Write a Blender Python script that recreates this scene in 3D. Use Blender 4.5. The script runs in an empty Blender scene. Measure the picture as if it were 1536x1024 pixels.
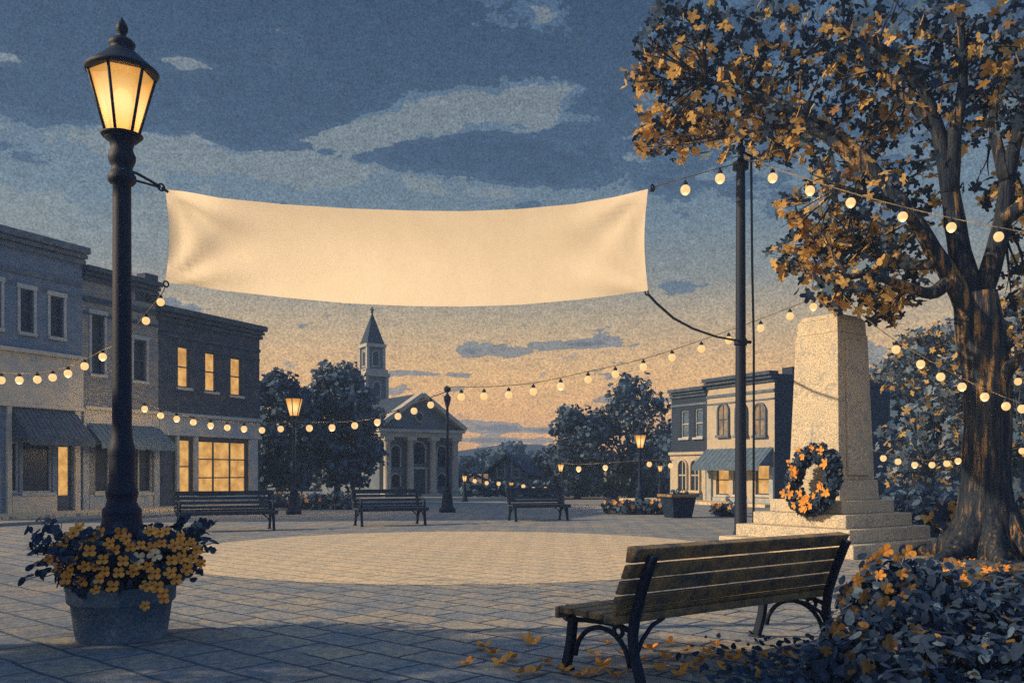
import bpy, math, random
from mathutils import Vector, Matrix
R = math.radians
S = bpy.context.scene
COL = S.collection
F, CX, HY, EYE = 1350.0, 768.0, 708.0, 1.35

def P(px, py, d):
    """point seen at pixel (px, py) of the 1536x1024 picture, d metres ahead"""
    return Vector(((px - CX) / F * d, d, EYE + (HY - py) / F * d))
def G(px, py):
    """point of the ground seen at that pixel"""
    d = EYE * F / (py - HY)
    return Vector(((px - CX) / F * d, d, 0))

# ------------------------------------------------------------------ materials
def new_mat(name):
    m = bpy.data.materials.new(name); m.use_nodes = True
    nt = m.node_tree
    return m, nt, nt.nodes['Principled BSDF']
def N(nt, kind, **kw):
    n = nt.nodes.new(kind)
    for k, v in kw.items():
        if k in ('op', 'operation'): n.operation = v
        elif hasattr(n, k) and not k.isdigit(): setattr(n, k, v)
    return n
def ramp(nt, fac, stops, interp='LINEAR'):
    r = nt.nodes.new('ShaderNodeValToRGB'); r.color_ramp.interpolation = interp
    e = r.color_ramp.elements
    while len(e) < len(stops): e.new(0.5)
    for i, (p, c) in enumerate(stops):
        e[i].position = p
        e[i].color = (c[0], c[1], c[2], 1) if not isinstance(c, (int, float)) else (c, c, c, 1)
    nt.links.new(fac, r.inputs[0]); return r.outputs[0]
def noise(nt, vec, scale, detail=3, rough=.6):
    n = nt.nodes.new('ShaderNodeTexNoise')
    n.inputs['Scale'].default_value = scale; n.inputs['Detail'].default_value = detail
    n.inputs['Roughness'].default_value = rough
    if vec is not None: nt.links.new(vec, n.inputs['Vector'])
    return n.outputs['Fac']
def mix(nt, fac, a, b, mode='MIX'):
    m = nt.nodes.new('ShaderNodeMix'); m.data_type = 'RGBA'; m.blend_type = mode
    for inp, val in ((m.inputs['Factor'], fac), (m.inputs['A'], a), (m.inputs['B'], b)):
        if isinstance(val, (int, float)): inp.default_value = val
        elif isinstance(val, (tuple, list)): inp.default_value = (*val[:3], 1)
        else: nt.links.new(val, inp)
    return m.outputs['Result']
def math_(nt, op, a, b=None, clamp=False):
    m = nt.nodes.new('ShaderNodeMath'); m.operation = op; m.use_clamp = clamp
    for i, v in enumerate((a, b)):
        if v is None: continue
        if isinstance(v, (int, float)): m.inputs[i].default_value = v
        else: nt.links.new(v, m.inputs[i])
    return m.outputs[0]
def bump(nt, bs, h, strength, dist=.02):
    b = nt.nodes.new('ShaderNodeBump'); b.inputs['Strength'].default_value = strength
    b.inputs['Distance'].default_value = dist
    nt.links.new(h, b.inputs['Height']); nt.links.new(b.outputs[0], bs.inputs['Normal'])

def speck(name, c1, c2, scale=6., grain=60., rough=.85, thr=.5, soft=.12, bmp=.3, metal=0., gamt=.35, spec=.3):
    """worn surface: two tones in ragged patches and a fine grain"""
    m, nt, bs = new_mat(name)
    tc = nt.nodes.new('ShaderNodeTexCoord').outputs['Object']
    a = noise(nt, tc, scale, 6, .72)
    patch = ramp(nt, a, [(thr - soft, 0.), (thr + soft, 1.)])
    g = noise(nt, tc, grain, 2, .6)
    col = mix(nt, patch, c1, c2)
    gr = ramp(nt, g, [(.3, 1 - gamt), (.7, 1 + gamt)])
    col = mix(nt, 1., col, gr, 'MULTIPLY')
    nt.links.new(col, bs.inputs['Base Color'])
    bs.inputs['Roughness'].default_value = rough; bs.inputs['Metallic'].default_value = metal
    bs.inputs['Specular IOR Level'].default_value = spec
    if bmp: bump(nt, bs, g, bmp, .015)
    return m

def brick(name, c1, c2, mortar, bw=.22, bh=.075, worn=None, rough=.9):
    m, nt, bs = new_mat(name)
    tc = nt.nodes.new('ShaderNodeTexCoord').outputs['Object']
    sp = nt.nodes.new('ShaderNodeSeparateXYZ'); nt.links.new(tc, sp.inputs[0])
    cb = nt.nodes.new('ShaderNodeCombineXYZ')
    nt.links.new(math_(nt, 'ADD', sp.outputs[0], sp.outputs[1]), cb.inputs[0]); nt.links.new(sp.outputs[2], cb.inputs[1])
    b = nt.nodes.new('ShaderNodeTexBrick')
    nt.links.new(cb.outputs[0], b.inputs['Vector'])
    b.inputs['Color1'].default_value = (*c1, 1); b.inputs['Color2'].default_value = (*c2, 1)
    b.inputs['Mortar'].default_value = (*mortar, 1)
    b.inputs['Scale'].default_value = 1; b.inputs['Mortar Size'].default_value = .009
    b.inputs['Brick Width'].default_value = bw; b.inputs['Row Height'].default_value = bh
    col = b.outputs['Color']
    if worn:
        a = noise(nt, cb.outputs[0], 2.3, 8, .75)
        col = mix(nt, ramp(nt, a, [(.52, 0.), (.68, .75)]), col, worn)
    g = noise(nt, tc, 22, 3, .7)
    col = mix(nt, 1., col, ramp(nt, g, [(.3, .6), (.7, 1.4)]), 'MULTIPLY')
    nt.links.new(col, bs.inputs['Base Color']); bs.inputs['Roughness'].default_value = rough
    bs.inputs['Specular IOR Level'].default_value = .2
    bump(nt, bs, b.outputs['Fac'], -.4, .02)
    return m

def paving(name, c1, c2, joint, rot, w, h, stain, stain_amt=.6):
    m, nt, bs = new_mat(name)
    tc = nt.nodes.new('ShaderNodeTexCoord').outputs['Object']
    warp = nt.nodes.new('ShaderNodeTexNoise'); warp.inputs['Scale'].default_value = 3.2; warp.inputs['Detail'].default_value = 3
    nt.links.new(tc, warp.inputs['Vector'])
    off = nt.nodes.new('ShaderNodeVectorMath'); off.operation = 'MULTIPLY_ADD'
    nt.links.new(warp.outputs['Color'], off.inputs[0]); off.inputs[1].default_value = (.07, .07, 0)
    nt.links.new(tc, off.inputs[2])
    mp = nt.nodes.new('ShaderNodeMapping'); mp.inputs['Rotation'].default_value = (0, 0, rot)
    nt.links.new(off.outputs[0], mp.inputs['Vector'])
    b = nt.nodes.new('ShaderNodeTexBrick'); nt.links.new(mp.outputs[0], b.inputs['Vector'])
    b.inputs['Color1'].default_value = (*c1, 1); b.inputs['Color2'].default_value = (*c2, 1)
    b.inputs['Mortar'].default_value = (*joint, 1)
    b.inputs['Scale'].default_value = 1; b.inputs['Mortar Size'].default_value = .017
    b.inputs['Mortar Smooth'].default_value = .3
    b.inputs['Brick Width'].default_value = w; b.inputs['Row Height'].default_value = h
    a = noise(nt, tc, 1.1, 8, .75)
    a2 = noise(nt, mp.outputs[0], 7, 5, .8)
    col = mix(nt, ramp(nt, math_(nt, 'ADD', math_(nt, 'MULTIPLY', a, .55), math_(nt, 'MULTIPLY', a2, .45)), [(.46, 0.), (.56, stain_amt)]), b.outputs['Color'], stain)
    col = mix(nt, b.outputs['Fac'], col, joint)
    f = noise(nt, mp.outputs[0], 16, 5, .75)
    col = mix(nt, 1., col, ramp(nt, f, [(.3, .55), (.7, 1.45)]), 'MULTIPLY')
    g = noise(nt, tc, 130, 2, .6)
    col = mix(nt, 1., col, ramp(nt, g, [(.3, .6), (.7, 1.4)]), 'MULTIPLY')
    nt.links.new(col, bs.inputs['Base Color']); bs.inputs['Roughness'].default_value = .9
    bs.inputs['Specular IOR Level'].default_value = .2
    hgt = math_(nt, 'SUBTRACT', math_(nt, 'MULTIPLY', f, .5), b.outputs['Fac'])
    bump(nt, bs, hgt, .8, .025)
    return m

def leafmat(name, cols, rough=.7, transl=.25):
    m, nt, bs = new_mat(name)
    geo = nt.nodes.new('ShaderNodeNewGeometry')
    st = [(i / max(1, len(cols) - 1), c) for i, c in enumerate(cols)]
    c = ramp(nt, geo.outputs['Random Per Island'], st)
    tc = nt.nodes.new('ShaderNodeTexCoord').outputs['Object']
    g = noise(nt, tc, 38, 3, .7)
    c = mix(nt, 1., c, ramp(nt, g, [(.3, .6), (.7, 1.35)]), 'MULTIPLY')
    nt.links.new(c, bs.inputs['Base Color']); bs.inputs['Roughness'].default_value = rough
    bs.inputs['Specular IOR Level'].default_value = .25
    if transl:
        t = nt.nodes.new('ShaderNodeBsdfTranslucent'); nt.links.new(c, t.inputs[0])
        ms = nt.nodes.new('ShaderNodeMixShader'); ms.inputs[0].default_value = transl
        nt.links.new(bs.outputs[0], ms.inputs[1]); nt.links.new(t.outputs[0], ms.inputs[2])
        nt.links.new(ms.outputs[0], nt.nodes['Material Output'].inputs[0])
    return m

def glow(name, c1, c2, strength, scale=3., streak=(1, 1, 1)):
    m, nt, bs = new_mat(name)
    tc = nt.nodes.new('ShaderNodeTexCoord').outputs['Object']
    mp = nt.nodes.new('ShaderNodeMapping'); mp.inputs['Scale'].default_value = streak
    nt.links.new(tc, mp.inputs[0])
    a = noise(nt, mp.outputs[0], scale, 6, .7)
    c = mix(nt, ramp(nt, a, [(.38, 0.), (.62, 1.)]), c1, c2)
    nt.links.new(c, bs.inputs['Emission Color']); bs.inputs['Emission Strength'].default_value = strength
    bs.inputs['Base Color'].default_value = (.06, .045, .03, 1); bs.inputs['Roughness'].default_value = .6
    return m

M = {}
M['iron'] = speck('navy_iron', (.006, .016, .044), (.06, .085, .125), 16, 90, .6, .68, .05, .25, 0, .4, .3)
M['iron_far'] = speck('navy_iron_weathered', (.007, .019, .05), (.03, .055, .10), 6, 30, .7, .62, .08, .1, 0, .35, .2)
M['rope'] = speck('dark_rope', (.02, .035, .07), (.05, .07, .1), 40, 120, .9)
M['cord'] = speck('bulb_cord', (.10, .09, .07), (.30, .22, .12), 3, 40, .8)
M['wood'] = speck('weathered_bench_wood', (.085, .085, .09), (.36, .225, .10), 8, 70, .8, .49, .12, .6)
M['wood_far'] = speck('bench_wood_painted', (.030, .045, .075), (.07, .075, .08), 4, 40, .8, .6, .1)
M['pot'] = speck('blue_grey_clay', (.095, .155, .235), (.21, .26, .31), 4, 45, .85, .58, .12, .5)
M['soil'] = speck('soil', (.03, .04, .05), (.06, .06, .06), 12, 60, 1.)
M['leaf_dark'] = leafmat('navy_leaf', [(.014, .031, .066), (.028, .052, .100), (.046, .080, .142)], .9, .12)
M['leaf_mid'] = leafmat('blue_leaf', [(.035, .07, .13), (.07, .13, .21), (.13, .20, .28)], .7, .2)
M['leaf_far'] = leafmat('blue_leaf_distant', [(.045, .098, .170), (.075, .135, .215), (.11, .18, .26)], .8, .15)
M['leaf_pale'] = leafmat('pale_blue_leaf', [(.11, .17, .25), (.18, .24, .31), (.28, .31, .33)], .8, .2)
M['amber'] = leafmat('amber_leaf', [(.60, .36, .11), (.76, .48, .155), (.84, .56, .20)], .7, .5)
M['amber_dull'] = leafmat('dull_amber_leaf', [(.20, .12, .05), (.36, .19, .055)], .8, .3)
M['petal'] = leafmat('amber_petal', [(.86, .355, .06), (.93, .42, .085), (.90, .385, .07)], .7, .3)
M['fallen'] = leafmat('fallen_amber_leaf', [(.72, .26, .035), (.85, .34, .05), (.90, .40, .07)], .75, .1)
M['petal_pale'] = leafmat('cream_petal', [(.8, .66, .42), (.85, .7, .46)], .7, .3)
m, nt, bs = new_mat('dark_ridged_bark')
tc = nt.nodes.new('ShaderNodeTexCoord').outputs['Object']
mp = nt.nodes.new('ShaderNodeMapping'); mp.inputs['Scale'].default_value = (9, 9, .9); nt.links.new(tc, mp.inputs[0])
a = noise(nt, mp.outputs[0], 1.2, 6, .68); g = noise(nt, tc, 45, 3, .7); a2 = noise(nt, tc, 1.3, 3)
rid = ramp(nt, a, [(.40, 0.), (.62, 1.)])
c = mix(nt, rid, (.012, .022, .046), (.06, .07, .085))
c = mix(nt, ramp(nt, math_(nt, 'ADD', a, math_(nt, 'MULTIPLY', a2, .5)), [(.80, 0.), (.90, .9)]), c, (.40, .23, .085))
c = mix(nt, 1., c, ramp(nt, g, [(.3, .5), (.7, 1.5)]), 'MULTIPLY')
nt.links.new(c, bs.inputs['Base Color']); bs.inputs['Roughness'].default_value = .95; bs.inputs['Specular IOR Level'].default_value = .15
bump(nt, bs, math_(nt, 'ADD', a, math_(nt, 'MULTIPLY', g, .15)), 1., .09)
M['bark'] = m
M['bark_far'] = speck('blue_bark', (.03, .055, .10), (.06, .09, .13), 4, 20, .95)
M['banner'] = None
M['stone'] = speck('pale_granite', (.56, .48, .36), (.34, .335, .32), 5, 45, .9, .60, .10, .5, gamt=.5)
M['cornice_navy'] = speck('navy_cornice', (.04, .065, .11), (.11, .13, .16), 3, 20, .85, .6, .08)
M['cornice_slate'] = speck('slate_cornice', (.09, .13, .19), (.20, .23, .26), 3, 20, .85, .58, .1)
M['brick_slate'] = brick('slate_blue_brick', (.085, .15, .255), (.135, .20, .305), (.21, .25, .31), worn=(.32, .30, .27))
M['brick_tan'] = brick('tan_blue_brick', (.17, .20, .24), (.36, .31, .24), (.11, .15, .22), worn=(.10, .155, .235))
M['brick_navy'] = brick('navy_brick', (.020, .038, .078), (.045, .066, .108), (.085, .105, .14), worn=(.19, .15, .11))
M['brick_deep'] = brick('deep_navy_brick', (.016, .031, .064), (.027, .045, .082), (.045, .064, .10))
M['plaster_pale'] = speck('pale_plaster', (.60, .53, .42), (.34, .38, .42), 3, 30, .9, .56, .12, gamt=.25)
M['plaster_cream'] = speck('cream_plaster', (.50, .42, .31), (.33, .33, .32), 3, 30, .9, .58, .12, gamt=.3)
M['plaster_blue'] = speck('blue_grey_plaster', (.27, .34, .42), (.50, .45, .37), 3, 30, .9, .56, .12, gamt=.25)
M['trim'] = speck('painted_trim', (.52, .50, .46), (.36, .39, .42), 6, 40, .8)
M['trim_dark'] = speck('dark_window_frame', (.04, .065, .11), (.07, .095, .14), 6, 40, .7)
M['awning'] = speck('blue_canvas_awning', (.065, .115, .18), (.11, .16, .22), 4, 30, .95)
M['awning_dark'] = speck('navy_canvas_awning', (.04, .07, .12), (.09, .115, .155), 4, 30, .95)
M['glass'] = speck('dark_glass', (.014, .03, .062), (.035, .06, .10), 2.2, 18, .3, .6, .1, 0, spec=.25)
M['glass_blue'] = speck('blue_glass', (.07, .12, .19), (.15, .19, .24), 2.5, 18, .3, .55, .1, 0, spec=.5)
M['lit'] = glow('lit_window', (.42, .20, .045), (.72, .39, .11), 1.08, 2.6)
M['lit_dim'] = glow('dim_lit_window', (.02, .04, .08), (.40, .22, .07), .9, 2.2)
M['bulb'] = glow('glowing_bulb', (1., .60, .23), (1., .67, .30), .95, 2)
M['lantern_glass'] = glow('lantern_glass', (.62, .29, .06), (.80, .44, .12), 1.25, 9)
m = M['lantern_glass']; nt = m.node_tree; bs = nt.nodes['Principled BSDF']
tc = nt.nodes.new('ShaderNodeTexCoord').outputs['Generated']
sb = nt.nodes.new('ShaderNodeVectorMath'); sb.operation = 'SUBTRACT'; nt.links.new(tc, sb.inputs[0]); sb.inputs[1].default_value = (.5, .5, .52)
ln = nt.nodes.new('ShaderNodeVectorMath'); ln.operation = 'LENGTH'; nt.links.new(sb.outputs[0], ln.inputs[0])
g = noise(nt, tc, 26, 3, .7)
q = math_(nt, 'ADD', ln.outputs['Value'], math_(nt, 'MULTIPLY', math_(nt, 'SUBTRACT', g, .5), .10))
c = ramp(nt, q, [(.28, (1., .72, .34)), (.40, (.86, .50, .16)), (.55, (.62, .29, .06)), (.72, (.46, .20, .04))])  # flame's falloff painted into the glass glow, bright middle to dull edges
nt.links.new(c, bs.inputs['Emission Color']); bs.inputs['Emission Strength'].default_value = 1.25
tr_ = nt.nodes.new('ShaderNodeBsdfTransparent'); tr_.inputs[0].default_value = (1, .72, .36, 1)
ms = nt.nodes.new('ShaderNodeMixShader'); ms.inputs[0].default_value = .22
nt.links.new(bs.outputs[0], ms.inputs[1]); nt.links.new(tr_.outputs[0], ms.inputs[2]); nt.links.new(ms.outputs[0], nt.nodes['Material Output'].inputs[0])
M['lamp_core'] = glow('lamp_filament_glow', (1., .74, .36), (1., .78, .42), 1.5, 3)
M['roof'] = speck('slate_roof', (.022, .045, .085), (.06, .085, .12), 3, 16, .9, .58, .08)
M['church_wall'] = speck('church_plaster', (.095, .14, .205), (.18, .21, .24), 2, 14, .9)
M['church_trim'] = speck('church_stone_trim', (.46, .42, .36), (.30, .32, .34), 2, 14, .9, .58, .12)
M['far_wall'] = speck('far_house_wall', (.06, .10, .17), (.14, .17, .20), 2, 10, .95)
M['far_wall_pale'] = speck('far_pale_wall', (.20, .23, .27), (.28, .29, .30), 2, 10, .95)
M['kerb'] = speck('kerb_stone', (.15, .19, .25), (.26, .27, .28), 3, 40, .9)

# banner cloth: thin fabric the light comes through
m, nt, bs = new_mat('unbleached_canvas')
tc = nt.nodes.new('ShaderNodeTexCoord').outputs['Object']
a = noise(nt, tc, 2.0, 7, .75); g = noise(nt, tc, 110, 2, .6)
c = mix(nt, ramp(nt, a, [(.35, 0.), (.7, 1.)]), (.86, .75, .59), (.79, .68, .52))
c = mix(nt, 1., c, ramp(nt, g, [(.3, .85), (.7, 1.12)]), 'MULTIPLY')
nt.links.new(c, bs.inputs['Base Color']); bs.inputs['Roughness'].default_value = .95
bs.inputs['Specular IOR Level'].default_value = .1
t = nt.nodes.new('ShaderNodeBsdfTranslucent'); nt.links.new(c, t.inputs[0])
ms = nt.nodes.new('ShaderNodeMixShader'); ms.inputs[0].default_value = .8
nt.links.new(bs.outputs[0], ms.inputs[1]); nt.links.new(t.outputs[0], ms.inputs[2])
nt.links.new(ms.outputs[0], nt.nodes['Material Output'].inputs[0])
bump(nt, bs, a, .2, .05)
M['banner'] = m

# ------------------------------------------------------------------ mesh builder
class MB:
    def __init__(s): s.v, s.f, s.mi, s.sm = [], [], [], []
    def add(s, vs, fs, mi=0, smooth=False):
        o = len(s.v); s.v += [tuple(v) for v in vs]
        for f in fs:
            s.f.append([i + o for i in f]); s.mi.append(mi); s.sm.append(smooth)
        return s
    def box(s, x0, x1, y0, y1, z0, z1, mi=0):
        vs = [(x, y, z) for z in (z0, z1) for x, y in ((x0, y0), (x1, y0), (x1, y1), (x0, y1))]
        return s.add(vs, [(3, 2, 1, 0), (4, 5, 6, 7), (0, 1, 5, 4), (1, 2, 6, 5), (2, 3, 7, 6), (3, 0, 4, 7)], mi)
    def slab(s, quad_lo, quad_hi, mi=0):
        return s.add(list(quad_lo) + list(quad_hi), [(3, 2, 1, 0), (4, 5, 6, 7), (0, 1, 5, 4), (1, 2, 6, 5), (2, 3, 7, 6), (3, 0, 4, 7)], mi)
    def bar(s, a, b, w, h, up=(0, 0, 1), mi=0):
        a, b = Vector(a), Vector(b); d = (b - a).normalized(); u = Vector(up)
        x = d.cross(u).normalized(); u = x.cross(d).normalized()
        q = lambda p: [p - x * w / 2 - u * h / 2, p + x * w / 2 - u * h / 2, p + x * w / 2 + u * h / 2, p - x * w / 2 + u * h / 2]
        return s.slab(q(a), q(b), mi)
    def lathe(s, prof, n=24, c=(0, 0, 0), mi=0, smooth=True, rot=0.):
        vs, fs = [], []
        for r, z in prof:
            for k in range(n):
                t = rot + 2 * math.pi * k / n
                vs.append((c[0] + r * math.cos(t), c[1] + r * math.sin(t), c[2] + z))
        for i in range(len(prof) - 1):
            for k in range(n):
                k2 = (k + 1) % n
                fs.append((i * n + k, i * n + k2, (i + 1) * n + k2, (i + 1) * n + k))
        fs.append(tuple(range(n - 1, -1, -1))); fs.append(tuple(range((len(prof) - 1) * n, len(prof) * n)))
        return s.add(vs, fs, mi, smooth)
    def tube(s, pts, rad, n=8, mi=0, smooth=True, wob=0., rng=None):
        pts = [Vector(p) for p in pts]
        if isinstance(rad, (int, float)): rad = [rad] * len(pts)
        vs, fs = [], []; x = None
        for i, p in enumerate(pts):
            d = (pts[min(i + 1, len(pts) - 1)] - pts[max(i - 1, 0)])
            d = d.normalized() if d.length > 1e-9 else Vector((0, 0, 1))
            if x is None: x = d.orthogonal().normalized()
            x = (x - d * x.dot(d)); x = x.normalized() if x.length > 1e-6 else d.orthogonal().normalized()
            y = d.cross(x)
            for k in range(n):
                t = 2 * math.pi * k / n
                r = rad[i] * (1 + (rng.uniform(-wob, wob) if rng else 0))
                vs.append(p + x * (r * math.cos(t)) + y * (r * math.sin(t)))
        for i in range(len(pts) - 1):
            for k in range(n):
                k2 = (k + 1) % n
                fs.append((i * n + k, i * n + k2, (i + 1) * n + k2, (i + 1) * n + k))
        fs.append(tuple(range(n - 1, -1, -1))); fs.append(tuple(range((len(pts) - 1) * n, len(pts) * n)))
        return s.add(vs, fs, mi, smooth)
    def ball(s, c, r, n=12, m=8, mi=0, sc=(1, 1, 1)):
        prof = [(max(1e-4, r * math.sin(math.pi * i / m)), -r * math.cos(math.pi * i / m)) for i in range(m + 1)]
        vs, fs = [], []
        for rr, z in prof:
            for k in range(n):
                t = 2 * math.pi * k / n
                vs.append((c[0] + rr * math.cos(t) * sc[0], c[1] + rr * math.sin(t) * sc[1], c[2] + z * sc[2]))
        for i in range(m):
            for k in range(n):
                k2 = (k + 1) % n
                fs.append((i * n + k, i * n + k2, (i + 1) * n + k2, (i + 1) * n + k))
        return s.add(vs, fs, mi, True)
    def torus(s, c, r, r2, nrm=(0, 1, 0), n=18, m=8, mi=0):
        nrm = Vector(nrm).normalized(); x = nrm.orthogonal().normalized(); y = nrm.cross(x)
        vs, fs = [], []
        for i in range(n):
            t = 2 * math.pi * i / n; d = x * math.cos(t) + y * math.sin(t)
            for k in range(m):
                a = 2 * math.pi * k / m
                vs.append(Vector(c) + d * (r + r2 * math.cos(a)) + nrm * (r2 * math.sin(a)))
        for i in range(n):
            for k in range(m):
                i2, k2 = (i + 1) % n, (k + 1) % m
                fs.append((i * m + k, i2 * m + k, i2 * m + k2, i * m + k2))
        return s.add(vs, fs, mi, True)
    def shape(s, outline, c, nrm, size, ang, mi=0, cup=0.):
        """flat little outline (leaf, petal) fanned from its middle"""
        nrm = Vector(nrm).normalized(); x = nrm.orthogonal().normalized(); y = nrm.cross(x)
        ca, sa = math.cos(ang), math.sin(ang); x, y = x * ca + y * sa, y * ca - x * sa
        c = Vector(c); n = len(outline)
        vs = [c] + [c + x * (a * size) + y * (b * size) + nrm * (cup * size * (a * a + b * b)) for a, b in outline]
        return s.add(vs, [(0, i + 1, (i + 1) % n + 1) for i in range(n)], mi)
    def build(s, name, mats, parent=None, loc=None, bevel=0.):
        me = bpy.data.meshes.new(name); me.from_pydata(s.v, [], s.f); me.update()
        for mt in (mats if isinstance(mats, (list, tuple)) else [mats]): me.materials.append(mt)
        me.polygons.foreach_set('material_index', s.mi); me.polygons.foreach_set('use_smooth', s.sm)
        o = bpy.data.objects.new(name, me); COL.objects.link(o)
        if parent: o.parent = parent
        if loc is not None: o.location = loc
        if bevel:
            b = o.modifiers.new('bevel', 'BEVEL'); b.width = bevel; b.segments = 2; b.limit_method = 'ANGLE'; b.angle_limit = R(40)
        return o

def tag(o, label=None, cat=None, group=None, kind=None):
    for k, v in (('label', label), ('category', cat), ('group', group), ('kind', kind)):
        if v: o[k] = v
    return o
def thing(name, label, cat, loc=(0, 0, 0), rz=0., group=None):
    o = bpy.data.objects.new(name, None); COL.objects.link(o); o.empty_display_size = .2
    o.location = loc; o.rotation_euler = (0, 0, rz)
    return tag(o, label, cat, group)
def struct(name, mb, mat, loc=None):
    return tag(mb.build(name, mat, loc=loc), kind='structure')

# leaf outlines
def lobed(k, inner, seed, jitter=.12):
    r_ = random.Random(seed); o = []
    for i in range(k):
        t = 2 * math.pi * i / k
        L = 1 if i else .75
        L *= 1 + r_.uniform(-jitter, jitter)
        for dt, q in ((-.30, .84), (-.12, .98), (.12, .98), (.30, .84)):
            o.append((L * q * math.cos(t + dt * 5 / k), L * q * math.sin(t + dt * 5 / k)))
        o.append((inner * math.cos(t + math.pi / k), inner * math.sin(t + math.pi / k)))
    return o
MAPLE = [lobed(5, .47, 3), lobed(5, .55, 5, .22), lobed(4, .45, 8, .2), lobed(5, .5, 11, .3)]
OVAL = [[(math.cos(t) * 1., math.sin(t) * .55 * (1 - .25 * math.cos(t))) for t in [2 * math.pi * i / 9 for i in range(9)]]]
ROUND = [[(math.cos(t), math.sin(t) * .72) for t in [2 * math.pi * i / 8 for i in range(8)]]]
TUFT = [lobed(7, .72, 2, .15), lobed(6, .68, 4, .2), lobed(8, .75, 9, .1)]
def bloom(k, seed):
    r_ = random.Random(seed); o = []
    for i in range(k):
        t = 2 * math.pi * i / k; L = 1 + r_.uniform(-.14, .1)
        for dt, q in ((-.50, .62), (-.34, .90), (-.12, 1.0), (.12, 1.0), (.34, .90), (.50, .62)):
            a = t + dt * 5.4 / k; o.append((L * q * math.cos(a), L * q * math.sin(a)))
        a = t + math.pi / k; o.append((.40 * math.cos(a), .40 * math.sin(a)))
    return o
PETALS = [bloom(5, 21), bloom(4, 22), bloom(5, 25)]

def rdir(rng):
    while True:
        v = Vector((rng.uniform(-1, 1), rng.uniform(-1, 1), rng.uniform(-1, 1)))
        if .05 < v.length < 1: return v.normalized()
def leaves(mb, c, rad, n, size, shapes, weights, rng, out=.5, cup=.15, shell=.0, vary=.35, zmin=None):
    c = Vector(c)
    for _ in range(n):
        d = rdir(rng); k = (shell + (1 - shell) * rng.random()) ** .45
        p = c + Vector((d.x * rad[0] * k, d.y * rad[1] * k, d.z * rad[2] * k))
        if zmin is not None and p.z < zmin: p.z = zmin + rng.random() * .03
        nrm = (d * out + rdir(rng) * (1 - out) + Vector((0, -.12, .15)))
        t = rng.random(); mi = 0
        for i, w in enumerate(weights):
            if t < w: mi = i; break
            t -= w
        mb.shape(rng.choice(shapes), p, nrm, size * (1 + rng.uniform(-vary, vary)), rng.uniform(0, 6.28), mi, cup * rng.uniform(-1, 1))

# ------------------------------------------------------------------ world, sun, camera
W = bpy.data.worlds.new('World'); S.world = W; W.use_nodes = True
nt = W.node_tree; bg = nt.nodes['Background']
SUN_AZ, SUN_EL = Vector((-.992, -.122)), R(26)
tc = nt.nodes.new('ShaderNodeTexCoord').outputs['Generated']
sp = nt.nodes.new('ShaderNodeSeparateXYZ'); nt.links.new(tc, sp.inputs[0])
X_, Y_, Z_ = sp.outputs
az = math_(nt, 'ARCTAN2', X_, Y_); el = math_(nt, 'ARCSINE', Z_)
def sky_at(px, py):
    a = math.atan((px - CX) / F); return a, math.atan((HY - py) / F * math.cos(a))
st = nt.nodes.new('ShaderNodeMapping'); st.inputs['Scale'].default_value = (1, 1, 2.2); nt.links.new(tc, st.inputs[0])
n1 = noise(nt, st.outputs[0], 12, 9, .64); n2 = noise(nt, st.outputs[0], 3.0, 5, .55)
def field(blobs):
    acc = None
    for px, py, sx, sy, w in blobs:
        a, e = sky_at(px, py)
        u = math_(nt, 'DIVIDE', math_(nt, 'SUBTRACT', az, a), sx / F); v = math_(nt, 'DIVIDE', math_(nt, 'SUBTRACT', el, e), sy / F)
        q = math_(nt, 'ADD', math_(nt, 'MULTIPLY', u, u), math_(nt, 'MULTIPLY', v, v))
        b = math_(nt, 'MULTIPLY', math_(nt, 'POWER', 2.71828, math_(nt, 'MULTIPLY', q, -1.)), w)
        acc = b if acc is None else math_(nt, 'ADD', acc, b)
    return acc
e01 = math_(nt, 'DIVIDE', el, math.pi / 2)      # 0 horizon .. 1 zenith
def e_(py): return math.atan((HY - py) / F) / (math.pi / 2)
front = ramp(nt, math_(nt, 'MAXIMUM', Y_, math_(nt, 'MULTIPLY', X_, -1.)), [(.0, 0.), (.75, 1.)])
warm = ramp(nt, e01, [(0, (.86, .38, .07)), (e_(640), (.82, .39, .095)), (e_(560), (.68, .38, .13)), (e_(490), (.43, .31, .17)),
                      (e_(420), (.19, .20, .185)), (e_(330), (.115, .165, .205)), (e_(180), (.082, .132, .188)), (e_(0), (.048, .092, .16)), (.5, (.10, .20, .36)), (1, (.11, .25, .43))])
cold = ramp(nt, e01, [(0, (.15, .21, .32)), (.25, (.14, .23, .37)), (1, (.11, .25, .43))])
clear = mix(nt, front, cold, warm)
dark = field([(130, 138, 230, 72, 1.05), (470, 60, 280, 100, .95), (680, 235, 190, 34, 1.0), (410, 190, 110, 45, .8), (900, 90, 180, 150, .85), (860, 260, 260, 45, .42),
              (1150, 330, 220, 60, .30), (60, 20, 200, 45, .5), (310, 245, 55, 14, .5), (90, 280, 120, 22, .35), (1500, 120, 300, 200, .4),
              (750, 527, 80, 13, .85), (885, 517, 60, 9, .85), (1040, 428, 60, 12, .8), (745, 640, 60, 8, .9), (690, 631, 40, 5, .8), (820, 645, 80, 4.5, .85), (740, 660, 80, 4.5, .9), (620, 560, 90, 5, .6), (960, 600, 70, 5, .6)])
lightf = field([(500, 212, 70, 15, .9), (575, 196, 75, 17, .9), (650, 176, 75, 18, .95), (725, 158, 70, 16, .9), (800, 140, 70, 13, .8), (210, 222, 250, 20, .7), (120, 320, 260, 38, .5), (450, 262, 190, 20, .6), (700, 292, 160, 12, .4), (1060, 400, 200, 30, .3), (250, 90, 60, 8, .5), (60, 95, 60, 7, .45)])
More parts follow.
